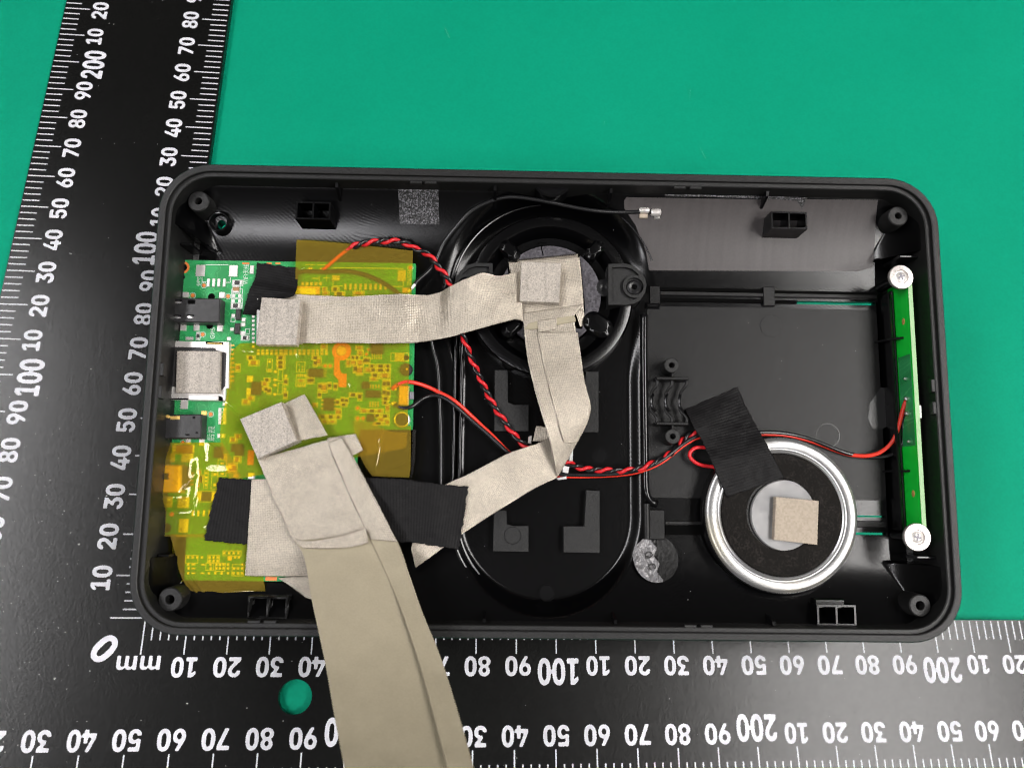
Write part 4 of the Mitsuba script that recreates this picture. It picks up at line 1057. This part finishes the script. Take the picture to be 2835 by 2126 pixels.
# ------------------------------------------------------------------ speaker
sx, sy, _ = P(2163, 1424, -8.4); SR = 18.75
sp = thing('round_speaker', 'round speaker with a shiny metal ring and black foam gasket in the right bay', 'speaker')
part(sp, 'frame', lathe(sx, sy, [(0, -12.9), (17.6, -12.9), (18.6, -12.0), (18.75, -9.4), (18.5, -8.9), (17.9, -8.8), (17.6, -9.0), (0, -9.4)], 96), 'M_gloss', smooth=35)
part(sp, 'ring', lathe(sx, sy, [(14.0, -9.4), (18.2, -9.0), (18.3, -8.5), (18.0, -8.1), (17.4, -7.85), (16.5, -7.8), (15.95, -7.95), (15.7, -8.35), (15.5, -8.35), (15.3, -8.1), (14.9, -8.0), (14.6, -8.2), (14.5, -8.6), (14.25, -8.7), (14.0, -9.4)], 128), 'M_zinc', smooth=40)
part(sp, 'foam_gasket', lathe(sx, sy, [(8.4, -9.3), (14.5, -9.3), (14.45, -8.1), (14.2, -7.9), (8.8, -7.85), (8.5, -8.0), (8.4, -9.3)], 96), 'M_foam', smooth=30)
mx, my, _ = P(2177, 1427, -8.3)
part(sp, 'magnet_cap', lathe(mx, my, [(0, -9.4), (8.55, -9.4), (8.55, -8.6), (8.3, -8.35), (0, -8.35)], 72), 'M_magnet', smooth=30)
dn = []
for i in range(5):
    a = rng.uniform(0, 6.28); r = rng.uniform(14.6, 17.9)
one('card_pad', block(PP([(2148, 1375), (2267, 1386), (2263, 1508), (2143, 1494)], -6.7), -8.35, -6.7, .1), 'M_board', 'brown card square standing on the silver middle of the speaker', 'pad')

# ------------------------------------------------------------------ narrow light strip board on its two screws
led = thing('strip_board', 'narrow upright green strip board between two screws along the right wall', 'circuit board')
part(led, 'board', prism(sg.box(180.35, 22.6, 181.25, 87.0), -13.0, -3.0), 'M_pcb_bright')
part(led, 'cut_edge', prism(sg.box(180.3, 22.7, 181.3, 86.9), -3.01, -2.9), 'M_edge')
part(led, 'solder_mask_patch', prism(sg.box(180.28, 44.5, 180.36, 66.5), -9.5, -3.8), 'M_pcb')
for px, py, z, r in ((2519, 1048, -5.6, .42), (2517, 1103, -5.6, .55), (2522, 1144, -5.6, .55), (2529, 1222, -5.6, .42)):
    v_ = P(px, py, z)[1]
    s = trimesh.creation.icosphere(subdivisions=2, radius=r); s.vertices = s.vertices * [1.5, 1, 1] + [180.1, v_, -6.0]
    part(led, 'solder_joint', s, 'M_solder', smooth=True)
for px, py in ((2507, 889), (2535, 1366)):
    v_ = P(px, py, -5.5)[1]
    s = trimesh.creation.icosphere(subdivisions=2, radius=1); s.vertices = s.vertices * [.12, .85, .75] + [180.3, v_, -6.0]
    part(led, 'bare_pad', s, 'M_gold', smooth=True)
part(led, 'side_lamp', block(rect(181.75, P(2550, 1140, -4)[1], .8, 3.0), -8, -3.5, .1), 'M_white')
for i, (px, py, r, lab) in enumerate(((2497, 766, 2.95, 'upper flat silver washer-head screw holding the narrow green strip board'), (2542, 1487, 3.15, 'lower flat silver washer-head screw holding the narrow green strip board'))):
    x, y, _ = P(px, py, -2.1)
    k = thing('washer_screw', lab, 'screw', 'washer-head screws')
    part(k, 'head', lathe(x, y, [(0, -3.2), (r, -3.2), (r + .05, -2.5), (r - .12, -2.3), (1.75, -2.2), (1.6, -2.35), (1.5, -2.7), (0, -2.75)], 56), 'M_washer', smooth=25)
    part(k, 'dome', lathe(x, y, [(0, -2.8), (1.42, -2.8), (1.4, -2.6), (1.0, -2.32), (0, -2.22)], 32), 'M_silver', smooth=40)
    for a in (0, math.pi / 2): part(k, 'cross_slot', block(rect(x, y, 1.7, .42, a + .35 + i), -2.5, -2.2, .02), 'M_grey')
    part(k, 'shank', drum(x, y, 1.2, -13, -3.2, .1, 20), 'M_shell')

# ------------------------------------------------------------------ film aerial, residue patches, seal
def over_floor(name, label, catg, pts, m, lift=.12, step=.5, thick=.1, wr=0.0):
    poly = sg.Polygon(PP(pts, -9.5))
    for _ in range(3): poly = sg.Polygon([P_fix(q) for q in pts])
    x0, y0, x1, y1 = poly.bounds
    g_ = prism(poly, 0, thick)
    gx, gy = np.arange(x0, x1 + step, step), np.arange(y0, y1 + step, step)
    tri = []
    nx, ny = len(gx), len(gy)
    A, B = np.meshgrid(gx, gy, indexing='ij')
    ins = shapely.contains_xy(poly.buffer(.01), A, B)
    idx = np.arange(nx * ny).reshape(nx, ny)
    # snap the outer ring of grid points onto the outline so that the edge is clean
    near = ndimage.binary_dilation(ins, np.ones((3, 3))) & ~ins
    bd = poly.exterior
    for i, j in zip(*np.nonzero(near)):
        q = bd.interpolate(bd.project(sg.Point(A[i, j], B[i, j]))); A[i, j], B[i, j] = q.x, q.y
    use = ins | near
    q = np.stack([idx[:-1, :-1], idx[1:, :-1], idx[1:, 1:], idx[:-1, 1:]], -1).reshape(-1, 4)
    ok = use.ravel()[q].all(1) & (ins.ravel()[q].sum(1) >= 1)
    q = q[ok]
    Z = floor_h(A, B) + lift
    if wr: Z = Z + wr * meshkit.fbm(np.stack([A * .8, B * .8, A * 0], -1), 3, 4)
    v = np.stack([A, B, Z], -1).reshape(-1, 3)
    mesh = trimesh.Trimesh(v, np.vstack([q[:, [0, 1, 2]], q[:, [0, 2, 3]]]), process=False)
    mesh.remove_unreferenced_vertices()
    w = mesh.copy(); w.vertices = w.vertices - [0, 0, thick]; w.invert()
    return one(name, cat([mesh, w]), m, label, catg, smooth=True)


def P_fix(q):
    """Where a pixel's ray meets the curved floor."""
    z = -9.5
    for _ in range(12):
        a = P(*q, z); z = float(floor_h(np.array(a[0]), np.array(a[1])))
    return P(*q, z)[:2]


over_floor('film_aerial', 'matt dark film aerial stuck over the curved wall of the upper right bay', 'film', cK([(60, 215), (75, 192), (300, 196), (870, 206), (1155, 206), (1185, 205), (1615, 208), (1596, 470), (1580, 620), (1500, 645), (350, 640), (215, 640), (195, 520), (130, 360), (62, 260)]), 'M_film')
over_floor('adhesive_patch', 'sparkling rectangle of glue residue on the upper left wall', 'adhesive patch', [(1103, 506), (1214, 509), (1216, 622), (1160, 622), (1106, 620)], 'M_residue', .05)
over_floor('adhesive_patch', 'thin wrinkled strip of glue residue along the top of the dark film', 'adhesive patch', cK([(305, 135), (610, 140), (760, 180), (1000, 186), (1180, 196), (1150, 265), (1120, 215), (880, 202), (560, 190), (310, 188)]), 'M_residue', .2, step=.35)
seal = thing('foil_seal', 'crumpled round clear foil seal with QC print beside the speaker', 'sticker')
px, py, _ = P(1814, 1545, -13.0)
cres = sg.Point(px, py).buffer(5.5, 40)
gA = np.linspace(-5.5, 5.5, 56)
A, B = np.meshgrid(gA, gA, indexing='ij')
rr_ = np.hypot(A, B); sc = np.where(rr_ > 0, np.maximum(np.abs(A), np.abs(B)) / np.maximum(rr_, 1e-6), 1)
A, B = A * sc + px, B * sc + py
Z = floor_h(A, B) + .15 + np.where(A < px + .4, .9, .12) * meshkit.fbm(np.stack([A * 1.3, B * .9, A * 0], -1), 3, 6) + .5 * smooth01(-1.0, -5.0, A - px)
left = A - px + .15 * (B - py) < .3 + .5 * np.sin(B * 1.7)
idx = np.arange(A.size).reshape(A.shape)
q = np.stack([idx[:-1, :-1], idx[1:, :-1], idx[1:, 1:], idx[:-1, 1:]], -1).reshape(-1, 4)
vs = np.stack([A, B, Z], -1).reshape(-1, 3)
for nm, sel, m in (('crumpled_half', left.ravel()[q].all(1), 'M_foil'), ('flat_half', ~left.ravel()[q].all(1), 'M_plate')):
    qq = q[sel]; ms = trimesh.Trimesh(vs, np.vstack([qq[:, [0, 1, 2]], qq[:, [0, 2, 3]]]), process=False); ms.remove_unreferenced_vertices()
    part(seal, nm, ms, m, smooth=True)
for t, q_ in (('Q', (1795, 1535)), ('C', (1803, 1567))):
    a, b, _ = P(*q_, -12.3)
    ms = lettering(t, a, b, 0, 1.7, -70, thick=.08, weight=600); v = np.array(ms.vertices); v[:, 2] += floor_h(v[:, 0], v[:, 1]) + 1.1; ms.vertices = v
    part(seal, 'print', ms, 'M_chip')

# ------------------------------------------------------------------ black cloth tapes
def tape(name, label, L, R, seed, wr=.25, thick=.22, fray=.09, nu=110, nv=40):
    m, uv = cloth(L, R, thick, nu, nv, wr, .3, seed, fray)
    return one(name, m, 'M_cloth', label, 'tape', smooth=True, uv=uv, group='pieces of black cloth tape')


tape('cloth_tape', 'black ribbed cloth tape bent round the top left gasket over the aerial cable',
     [(712, 728, -9.2), (706, 770, -9.0), (692, 800, -8.6), (680, 840, -8.6), (672, 870, -9.2)], [(826, 742, -9.0), (822, 795, -8.0), (815, 815, -6.6), (770, 828, -6.0), (708, 872, -8.6)], 3, wr=.3)
tape('cloth_tape', 'wide black cloth tape lying across the bottom of the circuit board under the fabric strips',
     [(606, 1322, -8.8), (690, 1328, -8.6), (800, 1332, -8.2), (1005, 1321, -7.4), (1120, 1327, -7.3), (1220, 1340, -7.4), (1297, 1347, -7.8)],
     [(565, 1494, -8.8), (680, 1506, -8.6), (820, 1504, -8.4), (1010, 1500, -7.8), (1120, 1500, -7.4), (1200, 1510, -7.3), (1270, 1521, -7.6)], 7, wr=.35)
tape('cloth_tape', 'black cloth tape strapping the wires down onto the speaker rim', [(1897, 1134, -12.4), (1920, 1180, -9.8), (1944, 1222, -9.3), (1975, 1290, -7.4), (1996, 1340, -7.3), (2014, 1376, -7.5)],
     [(2041, 1072, -12.5), (2068, 1130, -11.2), (2098, 1185, -9.4), (2134, 1251, -7.3), (2155, 1292, -7.3), (2172, 1322, -7.4)], 9, wr=.35)
tape('cloth_tape', 'small black cloth tape edge showing right of the brown amber flap', [(1142, 1188, -11.4), (1140, 1260, -11.6), (1136, 1325, -11.4)], [(1152, 1190, -11.8), (1150, 1262, -12.2), (1140, 1328, -11.8)], 12, wr=.1)

# ------------------------------------------------------------------ conductive fabric strips
def strip(name, label, L, R, seed, m='M_fabric', thick=.16, wr=.18, fray=.03, freq=.16, nu=140, nv=36, parent=None):
    me, uv = cloth(L, R, thick, nu, nv, wr, freq, seed, fray)
    if parent: return part(parent, name, me, m, smooth=True, uv=uv, label=label)
    return one(name, me, m, label, 'fabric tape', smooth=True, uv=uv)


f1 = thing('fabric_strip', 'long woven silver fabric strip running from the top left gasket across to the hub', 'fabric tape', 'strips of conductive fabric tape')
strip('span', None, [(734, 812, -8.0), (800, 813, -7.3), (880, 818, -7.2), (960, 821, -7.4), (1040, 817, -7.2), (1120, 814, -7.6), (1175, 817, -8.4), (1215, 810, -7.8), (1248, 792, -5.6), (1300, 768, -4.2), (1340, 756, -4.6), (1378, 763, -5.8), (1410, 758, -7.0), (1442, 752, -7.6)],
      [(730, 950, -8.0), (800, 950, -7.5), (880, 951, -7.4), (960, 950, -7.5), (1040, 951, -7.4), (1120, 950, -7.7), (1160, 948, -8.2), (1200, 942, -7.9), (1240, 934, -6.8), (1300, 918, -5.6), (1360, 901, -5.4), (1410, 888, -5.6), (1430, 884, -6.2), (1448, 890, -7.0)], 4, wr=.28, nu=220, nv=48, parent=f1)
f2 = thing('fabric_strip', 'woven silver fabric patch filling the square window of the hub disc', 'fabric tape', 'strips of conductive fabric tape')
strip('patch', None, [(1412, 728, -8.9), (1425, 790, -8.6), (1440, 850, -8.4), (1446, 890, -8.2)], [(1604, 712, -8.4), (1610, 770, -8.2), (1614, 820, -8.1), (1616, 856, -8.0)], 6, parent=f2, wr=.25)
strip('tucked_edge', None, [(1408, 722, -10.6), (1412, 760, -10.4)], [(1600, 703, -10.6), (1600, 730, -9.6)], 7, parent=f2, wr=.3, nu=30, thick=.1)
strip('tucked_edge', None, [(1590, 858, -9.0), (1606, 905, -9.8)], [(1616, 855, -8.9), (1620, 900, -10.0)], 8, parent=f2, wr=.2, nu=30, nv=12, thick=.1)
f3 = thing('fabric_strip', 'woven silver fabric strip hanging from the hub window down to the folded corner', 'fabric tape', 'strips of conductive fabric tape')
strip('span', None, [(1446, 868, -7.6), (1450, 900, -7.2), (1456, 960, -6.6), (1464, 1010, -6.2), (1478, 1070, -5.6), (1502, 1155, -5.2), (1522, 1220, -5.6), (1534, 1275, -7.0), (1541, 1316, -8.6)],
      [(1616, 843, -7.6), (1590, 880, -7.2), (1600, 950, -6.8), (1610, 1010, -6.6), (1622, 1070, -6.0), (1636, 1132, -5.6), (1630, 1160, -5.8), (1590, 1240, -7.2), (1545, 1318, -8.7)], 9, parent=f3, wr=.2, nu=200)
strip('overlap', None, [(1462, 896, -6.95), (1482, 890, -6.8), (1520, 884, -6.8), (1590, 873, -7.0)], [(1450, 912, -6.95), (1470, 912, -6.85), (1530, 902, -6.8), (1595, 890, -7.0)], 10, parent=f3, m='M_fabric_back', wr=.1, nu=40, nv=10)
strip('overlap', None, [(1488, 888, -6.7), (1490, 920, -6.5)], [(1542, 880, -6.7), (1540, 912, -6.5)], 11, parent=f3, wr=.08, nu=24, nv=16)
strip('overlap', 'thin second layer along the strip', [(1488, 920, -6.35), (1500, 985, -6.1), (1520, 1070, -5.3), (1548, 1180, -5.0), (1562, 1225, -5.7)], [(1600, 920, -6.6), (1608, 985, -6.4), (1621, 1070, -5.75), (1632, 1140, -5.35), (1594, 1228, -6.7)], 9, parent=f3, wr=.2, nu=140, )
f4 = thing('fabric_strip', 'woven silver fabric strip slanting from the folded corner down left under the black cloth tape', 'fabric tape', 'strips of conductive fabric tape')
strip('span', None, [(1530, 1200, -9.8), (1500, 1222, -9.2), (1455, 1238, -8.8), (1410, 1254, -8.6), (1350, 1284, -8.5), (1290, 1316, -8.4), (1240, 1338, -8.6), (1190, 1380, -8.6), (1138, 1520, -8.6)],
      [(1544, 1318, -9.2), (1538, 1324, -9.1), (1520, 1332, -9.0), (1480, 1352, -8.9), (1420, 1388, -8.8), (1340, 1438, -8.7), (1262, 1490, -8.6), (1210, 1528, -8.5), (1150, 1572, -8.6)], 12, parent=f4, wr=.25, nu=160)
strip('folded_end', None, [(1485, 1178, -12.6), (1474, 1222, -12.4)], [(1520, 1184, -12.4), (1524, 1220, -12.2)], 13, parent=f4, wr=.15, nu=24, nv=16)
f5 = thing('fabric_strip', 'woven silver fabric panel over the black cloth tape at the bottom of the circuit board', 'fabric tape', 'strips of conductive fabric tape')
strip('panel', None, [(697, 1326, -8.2), (692, 1400, -8.0), (685, 1500, -8.1), (678, 1594, -8.6)], [(900, 1326, -7.4), (900, 1400, -7.0), (890, 1500, -7.2), (868, 1596, -8.2)], 14, parent=f5, wr=.2)
strip('folded_end', None, [(770, 1600, -9.3), (812, 1628, -9.2), (858, 1664, -8.9)], [(850, 1590, -8.8), (880, 1600, -8.6), (884, 1660, -8.6)], 15, parent=f5, wr=.15, nu=40, nv=24)
f6 = thing('fabric_strip', 'wide fabric strip rising from the tilted gasket out over the bottom edge of the picture', 'fabric tape', 'strips of conductive fabric tape')
c6 = cF
L6 = [(c6([q])[0] + (z,)) for q, z in (((556, 991), -6.6), ((585, 1060), -6.2), ((622, 1140), -5.2), ((636, 1168), -4.6), ((652, 1190), -3.8), ((672, 1290), 1.5), ((700, 1420), 9.5), ((725, 1560), 21), ((748, 1680), 32), ((770, 1790), 42))]
R6 = [(c6([q])[0] + (z,)) for q, z in (((738, 942), -7.0), ((775, 1008), -6.2), ((828, 1110), -4.6), ((847, 1148), -3.8), ((862, 1176), -3.2), ((900, 1292), 2.5), ((948, 1408), 10), ((992, 1545), 21), ((1030, 1680), 32), ((1062, 1790), 42))]
strip('upper_length', None, L6[:5], R6[:5], 16, parent=f6, wr=.35, nu=110, nv=60)
strip('lower_length', 'plain dull back of the fabric strip', [(x, y, z + .1) for x, y, z in L6[3:]], [(x, y, z + .1) for x, y, z in R6[3:]], 17, 'M_fabric_back', parent=f6, wr=.35, freq=.05, fray=0, nu=160, nv=50)
S6 = [(c6([q])[0] + (z,)) for q, z in (((708, 956), -6.6), ((742, 1040), -5.6), ((800, 1165), -3.6), ((835, 1240), -.6), ((868, 1320), 4.6), ((905, 1430), 12.2), ((937, 1545), 21.8), ((968, 1665), 31.8))]
R6b = [(c6([q])[0] + (z,)) for q, z in (((737, 944), -6.75), ((776, 1012), -5.95), ((858, 1170), -3.0), ((884, 1240), .3), ((912, 1320), 4.8), ((956, 1430), 12.2), ((991, 1545), 21.8), ((1024, 1665), 31.8))]
strip('overlap', None, [(x, y, z + .05) for x, y, z in S6[:3]], [(x, y, z + .05) for x, y, z in R6b[:3]], 16, parent=f6, wr=.05, nu=70, nv=16, thick=.3)
strip('overlap', None, [(x, y, z + .3) for x, y, z in S6[2:]], [(x, y, z + .3) for x, y, z in R6b[2:]], 17, 'M_fabric_back', parent=f6, wr=.05, nu=90, nv=16, fray=0)
strip('crease_flap', None, [(c6([q])[0] + (z,)) for q, z in (((636, 1162), -4.3), ((658, 1168), -3.6), ((720, 1160), -2.6), ((790, 1140), -2.6))], [(c6([q])[0] + (z,)) for q, z in (((640, 1172), -4.1), ((661, 1184), -3.3), ((740, 1183), -2.5), ((796, 1172), -2.5))], 18, 'M_fabric', parent=f6, wr=.15, nu=40, nv=14, thick=.25)
f7 = thing('fabric_strip', 'short loose woven fabric tab sticking up right of the tilted gasket', 'fabric tape', 'strips of conductive fabric tape')
strip('tab', None, [(779, 1120, -8.2), (800, 1170, -6.6), (818, 1222, -6.0)], [(843, 1091, -8.2), (872, 1140, -7.0), (908, 1205, -6.2)], 19, parent=f7, wr=.25)
f8 = thing('fabric_strip', 'little torn end of fabric poking out right of the wide strip over the amber flap', 'fabric tape', 'strips of conductive fabric tape')
strip('end', None, [(940, 1206, -7.8), (975, 1262, -7.4)], [(984, 1200, -8.0), (1006, 1246, -7.8)], 20, parent=f8, wr=.15, nu=30, nv=20, thick=.4)
strip('end', None, [(905, 1212, -6.9), (940, 1290, -6.2)], [(944, 1206, -7.2), (974, 1270, -6.8)], 21, parent=f8, wr=.15, nu=30, nv=20, thick=.3)
one('metal_tag', cat([block(PP(cI([(1155, 1135), (1192, 1125), (1185, 1212), (1150, 1205)]), -12.4), -14.5, -12.4, .15)]), 'M_silver', 'small bare metal tag beside the folded fabric corner', 'metal tag')
one('plug_end', cat([block(PP(cI([(1500, 1430), (1572, 1445), (1560, 1512), (1500, 1500)]), -12.0), -14.5, -12.0, .15), block(PP(cI([(1440, 1560), (1540, 1540), (1545, 1570), (1460, 1580)]), -12.6), -14.6, -12.6, .1), block(PP(cI([(1575, 1310), (1612, 1250), (1605, 1385), (1570, 1385)]), -11.0), -14.4, -11.0, .1)]), 'M_white', 'pale plug housing half hidden under the folded fabric corner', 'plug')

# ------------------------------------------------------------------ square foam gaskets
def gasket(name, label, pts, z0, z1):
    one(name, block(PP(pts, z1), z0, z1, .12), 'M_pad', label, 'gasket', group='square cloth gaskets')


gasket('foam_gasket', 'square silver cloth gasket on the left end of the long fabric strip', [(724, 823), (832, 830), (820, 955), (708, 954)], -7.2, -4.6)
gasket('foam_gasket', 'square silver cloth gasket sitting inside the card slot', cC([(412, 236), (972, 240), (957, 776), (394, 770)]), -9.6, -6.9)
gasket('foam_gasket', 'square silver cloth gasket in the middle of the hub window', cQ([(786, 382), (1196, 400), (1175, 806), (768, 790)]), -8.2, -5.6)
gasket('foam_gasket', 'tilted square silver cloth gasket at the top end of the wide fabric strip', cF([(518, 905), (607, 868), (641, 952), (556, 991)]), -9.0, -4.2)
